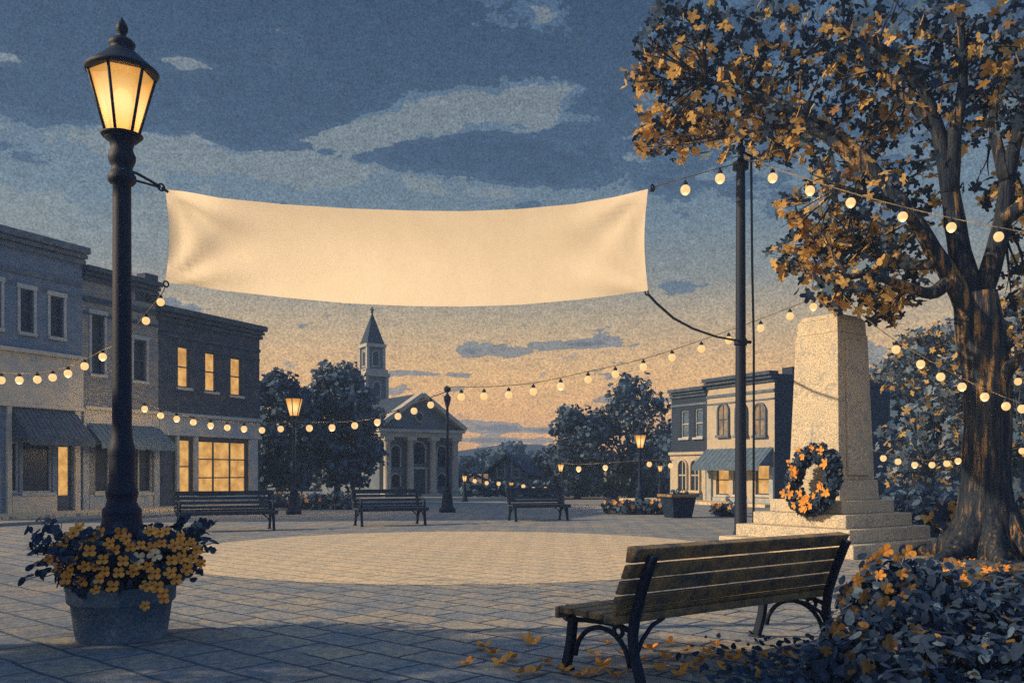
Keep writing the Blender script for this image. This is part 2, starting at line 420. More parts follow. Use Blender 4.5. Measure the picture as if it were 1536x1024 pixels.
fld = math_(nt, 'ADD', math_(nt, 'SUBTRACT', dark, math_(nt, 'MULTIPLY', lightf, 1.5)), math_(nt, 'MULTIPLY', math_(nt, 'SUBTRACT', n1, .5), 3.0))
fld = math_(nt, 'ADD', fld, math_(nt, 'MULTIPLY', math_(nt, 'SUBTRACT', n2, .5), 1.1))
cl1 = ramp(nt, fld, [(.34, 0.), (.39, 1.)]); cl2 = ramp(nt, fld, [(.72, 0.), (.78, 1.)])
lf = ramp(nt, math_(nt, 'ADD', lightf, math_(nt, 'MULTIPLY', math_(nt, 'SUBTRACT', n1, .5), -3.0)), [(.40, 0.), (.46, 1.)])
cloudc = ramp(nt, e01, [(0, (.26, .19, .15)), (e_(640), (.23, .19, .16)), (e_(520), (.17, .17, .17)), (e_(430), (.085, .125, .17)), (e_(280), (.040, .078, .135)), (e_(0), (.023, .050, .097)), (1, (.03, .06, .12))])
sky = mix(nt, math_(nt, 'MULTIPLY', lf, .55), clear, (.19, .21, .205))
sky = mix(nt, math_(nt, 'MULTIPLY', cl1, .92), sky, cloudc)
sky = mix(nt, math_(nt, 'MULTIPLY', cl2, .5), sky, (.026, .052, .10))
gr = noise(nt, tc, 460, 2, .7)
sky = mix(nt, 1., sky, ramp(nt, gr, [(.28, .55), (.72, 1.5)]), 'MULTIPLY')
gr2 = noise(nt, st.outputs[0], 60, 3, .7)
sky = mix(nt, 1., sky, ramp(nt, gr2, [(.3, .86), (.7, 1.14)]), 'MULTIPLY')
below = ramp(nt, Z_, [(.0, 0.), (.004, 1.)])
sky = mix(nt, below, (.05, .08, .13), sky)
ns = nt.nodes.new('ShaderNodeTexSky'); ns.sky_type = 'NISHITA'; ns.sun_disc = False
ns.sun_elevation = SUN_EL; ns.sun_rotation = math.atan2(SUN_AZ.x, SUN_AZ.y)
sky = mix(nt, .012, sky, ns.outputs[0], 'ADD')
nt.links.new(sky, bg.inputs[0]); bg.inputs[1].default_value = 1.0

sl = bpy.data.lights.new('sun', 'SUN'); sl.energy = 4.8; sl.angle = R(.9); sl.color = (1, .75, .46)
so = bpy.data.objects.new('sun', sl); COL.objects.link(so)
tosun = Vector((SUN_AZ.x * math.cos(SUN_EL), SUN_AZ.y * math.cos(SUN_EL), math.sin(SUN_EL)))
so.rotation_euler = tosun.to_track_quat('Z', 'Y').to_euler()

cam = bpy.data.cameras.new('camera'); co = bpy.data.objects.new('camera', cam); COL.objects.link(co)
co.location = (0, 0, EYE); co.rotation_euler = (R(90), 0, 0)
cam.sensor_width = 36; cam.lens = 36 * F / 1536; cam.shift_y = (HY - 512) / 1536; cam.clip_end = 2000; cam.clip_start = .05
S.camera = co
S.view_settings.view_transform = 'Standard'; S.view_settings.look = 'None'
S.view_settings.exposure = .15; S.view_settings.gamma = 1
S.render.engine = 'CYCLES'; S.cycles.use_denoising = False; S.cycles.sample_clamp_indirect = 1.2; S.cycles.sample_clamp_direct = 5; S.cycles.max_bounces = 5
S.cycles.transparent_max_bounces = 8

# ------------------------------------------------------------------ ground
PAVE = paving('plaza_slabs', (.40, .335, .25), (.27, .27, .265), (.045, .08, .135), R(41), .58, .37, (.15, .20, .26), .85)
PALE = paving('light_pool_and_pavement_slabs', (.74, .56, .35), (.62, .50, .34), (.30, .28, .26), R(41), .58, .37, (.52, .44, .34), .4)  # shop pavements, and the plaza's painted pool of light
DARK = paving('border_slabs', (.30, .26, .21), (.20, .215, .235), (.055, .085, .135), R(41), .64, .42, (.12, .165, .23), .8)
mb = MB(); mb.add([(-400, -60, 0), (400, -60, 0), (400, 700, 0), (-400, 700, 0)], [(0, 1, 2, 3)])
struct('ground', mb, speck('road_stone', (.20, .22, .24), (.30, .28, .25), 1.2, 14, .95, .52, .12, .2))
def sheet(name, pts, z, mat):
    mb = MB(); mb.add([(x, y, z) for x, y in pts], [tuple(range(len(pts)))]); return struct(name, mb, mat)
sheet('plaza', [(-16, -6), (16, -6), (16, 27), (9, 41), (-7, 41), (-14.2, 27)], .004, PAVE)
def disc(cx, cy, r, n=96): return [(cx + r * math.cos(2 * math.pi * i / n), cy + r * math.sin(2 * math.pi * i / n)) for i in range(n)]
sheet('plaza_light_pool', disc(-.9, 15.6, 4.85), .008, PALE)  # warm pool of light painted as a disc of paler slabs
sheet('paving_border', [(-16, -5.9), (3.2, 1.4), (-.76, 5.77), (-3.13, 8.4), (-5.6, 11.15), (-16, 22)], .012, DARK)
# pale street strip beyond the plaza
sheet('street', [(-60, 41.5), (60, 41.5), (60, 47), (-60, 47)], .006, speck('street_stone', (.34, .29, .23), (.22, .23, .25), .8, 10, .95, .5, .12, .2))

# hills on the horizon
mb = MB(); rng = random.Random(5); n = 80; vs = []; fs = []
for i in range(n + 1):
    a = R(-75 + 150 * i / n); h = 4.5 + 2.0 * math.sin(i * .37) + 1.4 * math.sin(i * .93 + 1) + rng.random() * .8
    for d, z in ((175, 0), (190, h), (230, h * 1.15), (260, 0)):
        vs.append((d * math.sin(a), d * math.cos(a), z))
for i in range(n):
    for k in range(3): fs.append((i * 4 + k, (i + 1) * 4 + k, (i + 1) * 4 + k + 1, i * 4 + k + 1))
mb.add(vs, fs, 0, True)
struct('hills', mb, speck('wooded_hill', (.022, .05, .10), (.04, .07, .12), .15, 1.5, 1.))

# ------------------------------------------------------------------ helpers for facades
class Facade:
    """a thing standing on a ground point with its front along +x (left to right as seen) and depth along +y"""
    def __init__(s, name, label, cat, o, ang):
        s.o = Vector((o[0], o[1], 0)); s.a = ang
        s.u = Vector((math.cos(ang), math.sin(ang), 0)); s.n = Vector((math.sin(ang), -math.cos(ang), 0))
        s.root = thing(name, label, cat, s.o, ang)
    def at(s, px, py=None, y=0.):
        k = (px - CX) / F; o = s.o - s.n * y
        t = (o.x - k * o.y) / (k * s.u.y - s.u.x); d = o.y + t * s.u.y
        return t if py is None else (t, EYE + (HY - py) * d / F)
    def part(s, name, mb, mat, parent=None, bevel=0.): return mb.build(name, mat, parent or s.root, bevel=bevel)

def wall_panel(mb, x0, x1, z0, z1, holes, y=0., depth=.14, mi=0):
    xs = sorted({x0, x1, *[h[0] for h in holes], *[h[1] for h in holes]}); zs = sorted({z0, z1, *[h[2] for h in holes], *[h[3] for h in holes]})
    for i in range(len(xs) - 1):
        for k in range(len(zs) - 1):
            cx, cz = (xs[i] + xs[i + 1]) / 2, (zs[k] + zs[k + 1]) / 2
            if any(h[0] < cx < h[1] and h[2] < cz < h[3] for h in holes): continue
            mb.add([(xs[i], y, zs[k]), (xs[i + 1], y, zs[k]), (xs[i + 1], y, zs[k + 1]), (xs[i], y, zs[k + 1])], [(0, 1, 2, 3)], mi)
    for a, b, c, d in holes:
        mb.add([(a, y, c), (b, y, c), (b, y, d), (a, y, d), (a, y + depth, c), (b, y + depth, c), (b, y + depth, d), (a, y + depth, d)],
               [(0, 4, 5, 1), (1, 5, 6, 2), (2, 6, 7, 3), (3, 7, 4, 0)], mi)
def shell(mb, W_, D_, H_, holes, top=0., mi=0):
    """walls and flat roof deck of a block; front has the openings"""
    wall_panel(mb, 0, W_, 0, H_, holes, 0, .14, mi)
    mb.add([(0, 0, 0), (0, D_, 0), (0, D_, H_), (0, 0, H_), (W_, 0, 0), (W_, D_, 0), (W_, D_, H_), (W_, 0, H_)],
           [(1, 0, 3, 2), (4, 5, 6, 7), (5, 1, 2, 6), (3, 7, 6, 2)], mi)
def window(fc, r, pane, frame='trim_dark', bars=(1, 2), surround=None, sill=None, fw=.05, y=.0, label=None):
    a, b, c, d = r; mb = MB(); y0, y1 = y + .06, y + .13
    mb.box(a, a + fw, y0, y1, c, d); mb.box(b - fw, b, y0, y1, c, d)
    mb.box(a + fw, b - fw, y0, y1, c, c + fw); mb.box(a + fw, b - fw, y0, y1, d - fw, d)
    nx, nz = bars
    for i in range(1, nx):
        x = a + (b - a) * i / nx; mb.box(x - fw * .4, x + fw * .4, y0 + .005, y1 - .005, c + fw, d - fw)
    for i in range(1, nz):
        z = c + (d - c) * i / nz; mb.box(a + fw, b - fw, y0 + .01, y1 - .01, z - fw * .45, z + fw * .45)
    w = fc.part('window', mb, M[frame])
    if label: w['label'] = label
    fc.part('pane', MB().box(a + .004, b - .004, y1 - .002, y1 + .02, c + .004, d - .004), M[pane], w)
    if sill: fc.part('sill', MB().box(a - .08, b + .08, y - .09, y + .05, c - .10, c - .003), M[sill], w, .01)
    if surround:
        s_ = MB(); g = .09
        s_.box(a - g, a - .003, y - .035, y + .04, c, d); s_.box(b + .003, b + g, y - .035, y + .04, c, d)
        s_.box(a - g - .03, b + g + .03, y - .05, y + .04, d + .003, d + .14)
        fc.part('surround', s_, M[surround], w)
    return w
def arched(fc, cx, hw, z0, z1, pane, trim, y=0., sill=True, bars=True):
    """round-headed window: a pane inside a moulded surround standing proud of the wall"""
    n = 12; zs = z1 - hw
    arc = [(cx + hw * math.cos(math.pi * i / n), zs + hw * math.sin(math.pi * i / n)) for i in range(n + 1)]
    out = [(cx + hw, z0)] + arc + [(cx - hw, z0)]; t = hw * .26
    arc2 = [(cx + (hw + t) * math.cos(math.pi * i / n), zs + (hw + t) * math.sin(math.pi * i / n)) for i in range(n + 1)]
    out2 = [(cx + hw + t, z0)] + arc2 + [(cx - hw - t, z0)]
    mb = MB(); k = len(out); f0 = y - .10
    vs = [(x, f0, z) for x, z in out] + [(x, f0, z) for x, z in out2] + [(x, y + .02, z) for x, z in out] + [(x, y + .02, z) for x, z in out2]
    fs = []
    for i in range(k - 1):
        fs += [(i + 1, i, k + i, k + i + 1), (i, i + 1, 2 * k + i + 1, 2 * k + i), (k + i + 1, k + i, 3 * k + i, 3 * k + i + 1)]
    fs += [(0, k, 3 * k, 2 * k), (k - 1, 2 * k - 1, 4 * k - 1, 3 * k - 1)]
    mb.add(vs, fs)
    if sill: mb.box(cx - hw - t * 1.6, cx + hw + t * 1.6, y - .15, y + .02, z0 - .12, z0 - .003)
    w = fc.part('window', mb, M[trim])
    p = MB(); p.add([(x, y - .025, z) for x, z in out] + [(x, y - .004, z) for x, z in out], [tuple(range(k - 1, -1, -1))] + [(i, (i + 1) % k, k + (i + 1) % k, k + i) for i in range(k)])
    fc.part('pane', p, M[pane], w)
    if bars:
        b = MB().box(cx - hw * .08, cx + hw * .08, y - .05, y - .028, z0, z1 - .02); zz = (z0 + z1) / 2
        b.box(cx - hw, cx - hw * .09, y - .052, y - .028, zz - .03, zz + .03); b.box(cx + hw * .09, cx + hw, y - .052, y - .028, zz - .03, zz + .03)
        fc.part('glazing_bar', b, M['trim_dark'] if pane != 'glass' else M[trim], w)
    return w
def cornice(fc, W_, z, mat, steps=((.0, .22, .16), (.22, .14, .30), (.36, .16, .38)), ends=.0, D_=None, brackets=0):
    mb = MB()
    for dz, h, pr in steps: mb.box(-ends, W_ + ends, -pr, .1 if D_ is None else D_, z + dz, z + dz + h - .003)
    for i in range(brackets):
        x = W_ * (i + .5) / brackets; mb.box(x - .06, x + .06, -.26, -.001, z - .26, z - .003)
    return fc.part('cornice', mb, M[mat], None, .01)
def awning(fc, x0, x1, zt, zb, out, mat, flare=0., scallops=0):
    mb = MB(); t = .03
    top = [(x0, -.02, zt), (x1, -.02, zt), (x1 + flare, -out, zb), (x0 - flare, -out, zb)]
    lo = [(x, y, z - t) for x, y, z in top]
    mb.slab(lo, top)
    mb.add([(x0, -.02, zt - t), (x0 - flare, -out, zb - t), (x0 - .001, -.02, zb - t)], [(0, 1, 2)]); mb.add([(x1, -.02, zt - t), (x1 + flare, -out, zb - t), (x1 + .001, -.02, zb - t)], [(2, 1, 0)])
    n = 14
    for i in range(n):
        a = x0 - flare + (x1 - x0 + 2 * flare) * i / n; b = a + (x1 - x0 + 2 * flare) / n * .96
        mb.box(a, b, -out - .012, -out + .004, zb - .20 - (.02 if i % 2 else 0), zb - t - .002)
        u0, u1 = x0 + (x1 - x0) * (i + .45) / n, x0 + (x1 - x0) * (i + .55) / n
        v0, v1 = a + (b - a) * .45, a + (b - a) * .55
        mb.slab([(u0, -.021, zt), (u1, -.021, zt), (v1, -out, zb), (v0, -out, zb)], [(u0, -.021, zt + .018), (u1, -.021, zt + .018), (v1, -out, zb + .018), (v0, -out, zb + .018)])
    return fc.part('awning', mb, M[mat])

# ------------------------------------------------------------------ left row of shops
ROW = math.atan2(.906, .424)
def rowp(d): return (-10.1 + .468 * (d - 36), d)
# -- slate building, far left
f = Facade('shop_building', 'slate blue two storey shop with navy awning and amber lit door at far left', 'building', rowp(23.4), ROW)
W1 = 5.1 * 1.104
H1 = 7.95
def rect(f, x0, y0, x1, y1, y=0.):
    (a, z1), (b, z0) = f.at(x0, y0, y), f.at(x1, y1, y); return [a, b, z0, z1]
win = [rect(f, 30, 432, 50, 500), rect(f, 75, 443, 95, 507), rect(f, -22, 418, 1, 492)]
shopz = f.at(60, 606)[1]
sw = rect(f, 34, 660, 79, 738); dr = rect(f, 86, 664, 108, 764); dr[2] = .02; sw2 = rect(f, 17, 662, 29, 738)
bandz = f.at(60, 527)[1]
mb = MB(); shell(mb, W1, 8, H1, win + [sw, dr, sw2]); f.part('wall', mb, M['brick_slate'])
cornice(f, W1, H1 - .05, 'cornice_slate', ((0, .16, .10), (.18, .12, .2), (.32, .2, .32)), .06, .2)
f.part('frieze', MB().box(0, W1, -.05, -.002, H1 - .75, H1 - .62).box(0, W1, -.03, -.002, H1 - 1.1, H1 - 1.02), M['cornice_slate'])
for r in win: window(f, r, 'glass', 'trim_dark', (1, 2), 'trim', 'trim')
f.part('sign_band', MB().box(0, W1, -.07, -.002, shopz, bandz - .12).box(0, W1, -.2, -.002, bandz - .117, bandz).box(0, W1, -.13, -.002, shopz - .13, shopz - .003), M['plaster_pale'], None, .01)
pl = MB()
for px0, px1 in ((8, 15), (110, 118)):
    a, b = f.at(px0), f.at(px1); pl.box(a, b, -.1, -.002, 0, shopz - .14)
pl.box(f.at(17), f.at(84), -.06, -.002, .0, sw[2] - .08)
f.part('shopfront', pl, M['plaster_pale'], None, .008)
window(f, sw, 'glass', 'trim', (1, 1), None, 'trim'); window(f, sw2, 'glass', 'trim', (1, 1))
do = f.part('door', MB().box(dr[0], dr[1], .07, .12, dr[2], dr[2] + .62).box(dr[0], dr[0] + .09, .07, .12, dr[2] + .62, dr[3]).box(dr[1] - .09, dr[1], .07, .12, dr[2] + .62, dr[3]).box(dr[0] + .09, dr[1] - .09, .07, .12, dr[3] - .12, dr[3]), M['trim_dark'])
f.part('pane', MB().box(dr[0] + .09, dr[1] - .09, .09, .11, dr[2] + .62, dr[3] - .12), M['lit'], do)
f.part('handle', MB().tube([(dr[1] - .05, .05, .9), (dr[1] - .05, .05, 1.1)], .015), M['iron_far'], do)
awning(f, f.at(17), f.at(112), shopz - .15, 2.35, .85, 'awning_dark', .05)

# -- tan brick building
f = Facade('shop_building', 'narrow tan brick shop with stepped parapet and pale blue awning, behind the big street lamp', 'building', rowp(28.5), ROW)
W2 = 2.8 * 1.104; H2 = 7.5
win = [rect(f, 137, 470, 156, 562), rect(f, 200, 508, 219, 572)]
sw = rect(f, 143, 664, 166, 738); sw2 = rect(f, 190, 667, 230, 738); shopz = f.at(180, 618)[1]
mb = MB(); shell(mb, W2, 8, H2, win + [sw, sw2]); f.part('wall', mb, M['brick_tan'])
cornice(f, W2, H2 - .05, 'cornice_navy', ((0, .14, .08), (.16, .12, .16), (.3, .16, .26)), -.02, .2)
f.part('parapet', MB().box(W2 - 1.0, W2 - .05, .0, .3, H2 - .35, H2 + .12).box(W2 - .62, W2 - .06, -.05, .35, H2 + .412, H2 + .66), M['cornice_navy'])
f.part('frieze', MB().box(.02, W2 - .02, -.06, -.002, H2 - .72, H2 - .56).box(.02, W2 - .02, -.04, -.002, H2 - 1.12, H2 - 1.04), M['cornice_navy'])
for r in win: window(f, r, 'glass', 'trim_dark', (1, 2), 'plaster_blue', 'trim')
f.part('sign_band', MB().box(.02, W2 - .02, -.06, -.002, shopz - .42, shopz).box(.02, W2 - .02, -.16, -.002, shopz + .003, shopz + .12), M['plaster_pale'], None, .01)
pl = MB()
for px0, px1 in ((122, 131), (229, 237)):
    a, b = f.at(px0), f.at(px1); pl.box(a, b, -.09, -.002, 0, shopz - .43)
pl.box(f.at(133), f.at(228), -.05, -.002, 0, sw[2] - .06)
f.part('shopfront', pl, M['plaster_blue'], None, .008)
window(f, sw, 'glass', 'trim', (1, 1), None, 'trim'); window(f, sw2, 'glass', 'trim', (2, 1), None, 'trim')
awning(f, f.at(128), f.at(236), shopz - .40, 2.3, .8, 'awning', .06)

# -- navy brick corner building
f = Facade('shop_building', 'dark navy brick corner shop with three amber lit upper windows and lit storefront', 'building', rowp(31.3), ROW)
W3 = 4.7 * 1.104; H3 = 6.75
win = [rect(f, 267, 518, 285, 582), rect(f, 308, 527, 325, 588), rect(f, 346, 535, 363, 594)]
sw = rect(f, 267, 658, 288, 740); sw2 = rect(f, 296, 660, 371, 742); dr = rect(f, 242, 660, 262, 760); dr[2] = .02
shopz = f.at(300, 627)[1]
mb = MB(); shell(mb, W3, 9, H3, win + [sw, sw2, dr]); f.part('wall', mb, M['brick_navy'])
cornice(f, W3, H3 - .1, 'cornice_navy', ((0, .14, .10), (.16, .12, .20), (.3, .2, .34)), .10, .25, 0)
f.part('frieze', MB().box(0, W3, -.06, -.002, H3 - .62, H3 - .50).box(0, W3, -.03, -.002, H3 - .95, H3 - .88), M['cornice_navy'])
for r in win: window(f, r, 'lit', 'trim_dark', (1, 2), None, 'trim')
f.part('sign_band', MB().box(0, W3, -.06, -.002, shopz - .55, shopz).box(0, W3, -.16, -.002, shopz + .003, shopz + .13).box(0, W3, -.14, -.002, shopz - .68, shopz - .553), M['plaster_blue'], None, .01)
pl = MB()
for px0, px1 in ((262.5, 266.5), (289, 295), (372, 384)):
    a, b = f.at(px0), f.at(px1); pl.box(a, b, -.1, -.002, 0, shopz - .69)
pl.box(f.at(267), f.at(288), -.05, -.002, 0, sw[2] - .06); pl.box(f.at(296), f.at(371), -.05, -.002, 0, sw2[2] - .06)
f.part('shopfront', pl, M['plaster_blue'], None, .008)
window(f, sw, 'lit', 'trim_dark', (1, 2), None, 'trim'); window(f, sw2, 'lit', 'trim_dark', (3, 3), None, 'trim')
do = f.part('door', MB().box(dr[0], dr[1], .07, .12, dr[2], dr[3]), M['trim_dark'])
f.part('handle', MB().tube([(dr[0] + .08, .04, .95), (dr[0] + .08, .04, 1.15)], .015), M['iron_far'], do)

# pavement in front of the shops: two low steps
def stripe(name, d0, d1, a, b, z, mat):
    nx, ny = .906, -.424; p0, p1 = rowp(d0), rowp(d1); mb = MB()
    q = [(p0[0] + nx * a, p0[1] + ny * a), (p0[0] + nx * b, p0[1] + ny * b), (p1[0] + nx * b, p1[1] + ny * b), (p1[0] + nx * a, p1[1] + ny * a)]
    mb.slab([(x, y, -.05) for x, y in q], [(x, y, z) for x, y in q]); return struct(name, mb, mat)
stripe('pavement', 20, 37.5, -.5, 1.9, .16, PALE)
stripe('pavement_step', 20, 37.5, 1.9, 3.3, .08, PAVE)
stripe('kerb', 20, 37.5, 3.3, 3.45, .085, M['kerb'])

# ------------------------------------------------------------------ right row of shops
RROW = math.atan2(-.88, .47)
def rrow(d): return (10.5 - .533 * (d - 36), d)
f = Facade('shop_building', 'narrow dark brick shop with twin arched openings at street level, left of the cream shop', 'building', rrow(41.8), RROW)
Wr1 = 2.2 * 1.133; Hr1 = 4.75
win = [rect(f, 1021, 616, 1033, 656), rect(f, 1042, 613, 1054, 655)]
mb = MB(); shell(mb, Wr1, 6.5, Hr1, win); f.part('wall', mb, M['brick_deep'])
cornice(f, Wr1, Hr1 - .02, 'cornice_navy', ((0, .12, .08), (.14, .1, .16), (.26, .16, .26)), .0, .2)
f.part('frieze', MB().box(0, Wr1, -.04, -.002, Hr1 - .4, Hr1 - .3), M['cornice_slate'])
for r in win: window(f, r, 'glass_blue', 'trim', (1, 2), None, 'trim')
zb = f.at(1030, 682)[1]
f.part('shopfront', MB().box(0, Wr1 - .01, -.08, -.002, 0, zb).box(0, Wr1 - .01, -.2, -.002, zb + .003, zb + .13), M['plaster_cream'], None, .01)
for px in (1027, 1046): arched(f, f.at(px), .27, .55, zb - .25, 'glass', 'plaster_cream', -.08)
f.part('stall_riser', MB().box(f.at(1017), f.at(1056), -.12, -.082, .0, .42), M['trim_dark'])

f = Facade('shop_building', 'cream plaster shop with arched upper windows and blue awning, beside the monument', 'building', rrow(39.6), RROW)
Wr2 = 3.6 * 1.133; Hr2 = 5.0; Dr2 = 6.75
sw = [rect(f, 1074, 697, 1093, 742), rect(f, 1099, 697, 1118, 742), rect(f, 1133, 696, 1154, 742)]
mb = MB(); shell(mb, Wr2, Dr2, Hr2, sw); wo = f.part('wall', mb, [M['plaster_cream'], M['brick_deep']])
for p in wo.data.polygons:
    if p.normal.x > .9 and p.center.x > Wr2 - .01: p.material_index = 1
cornice(f, Wr2, Hr2 - .02, 'cornice_navy', ((0, .12, .08), (.14, .12, .2), (.28, .16, .3)), .02, .2)
f.part('frieze', MB().box(0, Wr2, -.05, -.002, Hr2 - .42, Hr2 - .3).box(0, Wr2, -.04, -.002, Hr2 - .72, Hr2 - .66), M['cornice_slate'])
for px in (1086, 1113, 1141): arched(f, f.at(px), .29, f.at(px, 652)[1], f.at(px, 606)[1], 'lit_dim' if px != 1113 else 'glass', 'cornice_slate')
for r in sw: window(f, r, 'lit', 'trim_dark', (1, 2), None, 'trim')
zb = f.at(1110, 672)[1]
awning(f, f.at(1060), f.at(1160), zb, zb - .72, .8, 'awning', .03)
pl = MB()
for px0, px1 in ((1062, 1069), (1156, 1162)): pl.box(f.at(px0), f.at(px1), -.1, -.002, 0, zb - .8)
pl.box(f.at(1070), f.at(1155), -.06, -.002, 0, sw[0][2] - .11)
f.part('shopfront', pl, M['plaster_blue'], None, .008)
# flank: parapet, chimneys, side window
f.part('parapet', MB().box(Wr2 - .3, Wr2 + .05, .21, Dr2, Hr2 + .02, Hr2 + .3), M['brick_deep'])
f.part('chimney', MB().box(Wr2 - .5, Wr2 + .07, .9, 1.7, Hr2 + .303, Hr2 + .62).box(Wr2 - .5, Wr2 + .07, 1.703, 2.6, Hr2 + .303, Hr2 + .95), M['brick_deep'])
f.part('chimney', MB().box(Wr2 - .5, Wr2 + .07, 5.7, 6.6, Hr2 + .303, Hr2 + .6), M['brick_deep'])
sf = MB(); sf.box(Wr2 + .002, Wr2 + .05, 1.35, 2.15, 2.95, 4.3)
sw_ = f.part('side_window', sf, M['trim_dark']); f.part('pane', MB().box(Wr2 + .04, Wr2 + .06, 1.43, 2.07, 3.03, 4.22), M['glass_blue'], sw_)
f.part('sill', MB().box(Wr2 + .002, Wr2 + .1, 1.25, 2.25, 2.82, 2.945), M['trim'], sw_)

def rpave(name, a, b, z, d0=35.0, d1=43.5):
    nx, ny = -.88, -.47; p0, p1 = rrow(d0), rrow(d1); mb = MB()
    q = [(p0[0] + nx * a, p0[1] + ny * a), (p1[0] + nx * a, p1[1] + ny * a), (p1[0] + nx * b, p1[1] + ny * b), (p0[0] + nx * b, p0[1] + ny * b)]
    mb.slab([(x, y, -.05) for x, y in q], [(x, y, z) for x, y in q]); return struct(name, mb, PALE)
rpave('pavement', -.4, 1.6, .12)

# ------------------------------------------------------------------ church
CA = R(33)
c0 = G(569, 744.5); f = Facade('church', 'white columned church with pediment and tall steeple beyond the trees', 'church', (c0.x, c0.y), CA)
WC = f.at(682); HC = f.at(570, 655)[1]; DC = 8.6
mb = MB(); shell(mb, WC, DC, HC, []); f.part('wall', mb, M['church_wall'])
zap = f.at(WC and 628, 596)[1]; ze = HC + .45
pd = MB(); pd.add([(-.05, -.1, ze), (WC + .05, -.1, ze), (WC / 2, -.1, zap), (-.05, .3, ze), (WC + .05, .3, ze), (WC / 2, .3, zap)], [(0, 1, 2), (5, 4, 3), (0, 3, 4, 1)])
po = f.part('pediment', pd, M['church_wall'])
en = MB().box(-.2, WC + .2, -.55, DC, HC + .002, HC + .28).box(-.32, WC + .32, -.68, DC + .1, HC + .283, ze)
f.part('entablature', en, M['church_trim'])
rk = MB()
for a, b in (((-.42, ze + .05), (WC / 2, zap + .14)), ((WC + .42, ze + .05), (WC / 2, zap + .14))):
    rk.bar((a[0], -.32, a[1]), (b[0], -.32, b[1]), .75, .24, (0, 0, 1))
f.part('raking_cornice', rk, M['church_trim'])
rf = MB()
for sx in (-1, 1):
    xe = -.45 if sx < 0 else WC + .45
    q = [(xe, .06, ze + .06), (xe, DC + .3, ze + .06), (WC / 2, DC + .3, zap + .22), (WC / 2, .06, zap + .22)]
    rf.slab([(x, y, z - .12) for x, y, z in q], q)
f.part('roof', rf, M['roof'])
ro = MB().lathe([(.27, 0), (.27, .08)], 20); ro.v = [(WC / 2 + x, -.11 - z, ze + (zap - ze) * .4 + y * 1.3) for x, y, z in ro.v]
rp = f.part('round_window', ro, M['church_trim'])
ro = MB().lathe([(.17, 0), (.17, .03)], 20); ro.v = [(WC / 2 + x, -.195 - z, ze + (zap - ze) * .4 + y * 1.3) for x, y, z in ro.v]
f.part('pane', ro, M['glass'], rp)
def column(x, y, r, h):
    c = MB().lathe([(r * 1.35, .18), (r * 1.35, .3), (r * 1.1, .36), (r, .42), (r * .98, h * .5), (r * .84, h - .32), (r * 1.05, h - .26), (r * 1.2, h - .18)], 16, (x, y, 0))
    c.box(x - r * 1.35, x + r * 1.35, y - r * 1.35, y + r * 1.35, h - .18, h - .002); c.box(x - r * 1.45, x + r * 1.45, y - r * 1.45, y + r * 1.45, .12, .18)
    f.part('column', c, M['church_trim'])
for k in (.06, .355, .655, .955): column(WC * k, -.42, .21, HC)
arched(f, WC * .20, .27, HC * .50, HC * .86, 'glass', 'church_trim', 0, False, False); arched(f, WC * .20, .27, .55, HC * .38, 'glass', 'church_trim', 0, False, False)
arched(f, WC * .81, .27, HC * .50, HC * .86, 'glass', 'church_trim', 0, False, False); arched(f, WC * .81, .27, .55, HC * .38, 'glass', 'church_trim', 0, False, False)
arched(f, WC * .5, .40, HC * .56, HC * .92, 'glass', 'church_trim', 0, False, False)
do = f.part('door', MB().box(WC * .5 - .42, WC * .5 + .42, -.05, -.002, .14, HC * .46), M['trim_dark'])
f.part('door_frame', MB().box(WC * .5 - .58, WC * .5 - .423, -.1, -.002, .12, HC * .46).box(WC * .5 + .423, WC * .5 + .58, -.1, -.002, .12, HC * .46).box(WC * .5 - .62, WC * .5 + .62, -.14, -.002, HC * .46 + .003, HC * .5), M['church_trim'], do)
f.part('steps', MB().box(-.3, WC + .3, -1.4, -.002, 0, .06).box(-.2, WC + .2, -1.0, -.002, .062, .12), M['church_trim'])
# steeple on the ridge
y_t = 6.3; x_t = WC / 2
def zt(py):
    p = f.o + f.u * x_t - f.n * y_t; return EYE + (HY - py) * p.y / F
def wpx(w):
    p = f.o + f.u * x_t - f.n * y_t; return w * p.y / F / (math.cos(CA - .16) + math.sin(CA + .16))
st_ = thing('steeple_root', None, None) if False else None
tw = wpx(52) / 2
tower = MB().box(x_t - tw, x_t + tw, y_t - tw, y_t + tw, HC, zt(566)); to = f.part('tower', tower, M['church_wall'])
f.part('cornice', MB().box(x_t - tw - .16, x_t + tw + .16, y_t - tw - .16, y_t + tw + .16, zt(566) + .002, zt(561)).box(x_t - tw - .06, x_t + tw + .06, y_t - tw - .06, y_t + tw + .06, zt(561) + .002, zt(555)), M['church_trim'], to)
bw = wpx(41) / 2
bel = f.part('belfry', MB().box(x_t - bw, x_t + bw, y_t - bw, y_t + bw, zt(555) + .004, zt(522)), M['church_wall'])
f.part('cornice', MB().box(x_t - bw - .14, x_t + bw + .14, y_t - bw - .14, y_t + bw + .14, zt(522) + .002, zt(517)), M['church_trim'], bel)
pil = MB()
for base, hw, z0, z1 in ((bel, bw, zt(555) + .01, zt(522) - .01), (to, tw, zt(604), zt(566) - .01)):
    for sx in (-1, 1):
        for sy in (-1, 1):
            pil = MB().box(x_t + sx * hw - .09, x_t + sx * hw + .09, y_t + sy * hw - .09, y_t + sy * hw + .09, z0, z1)
            f.part('corner_post', pil, M['church_trim'], base)
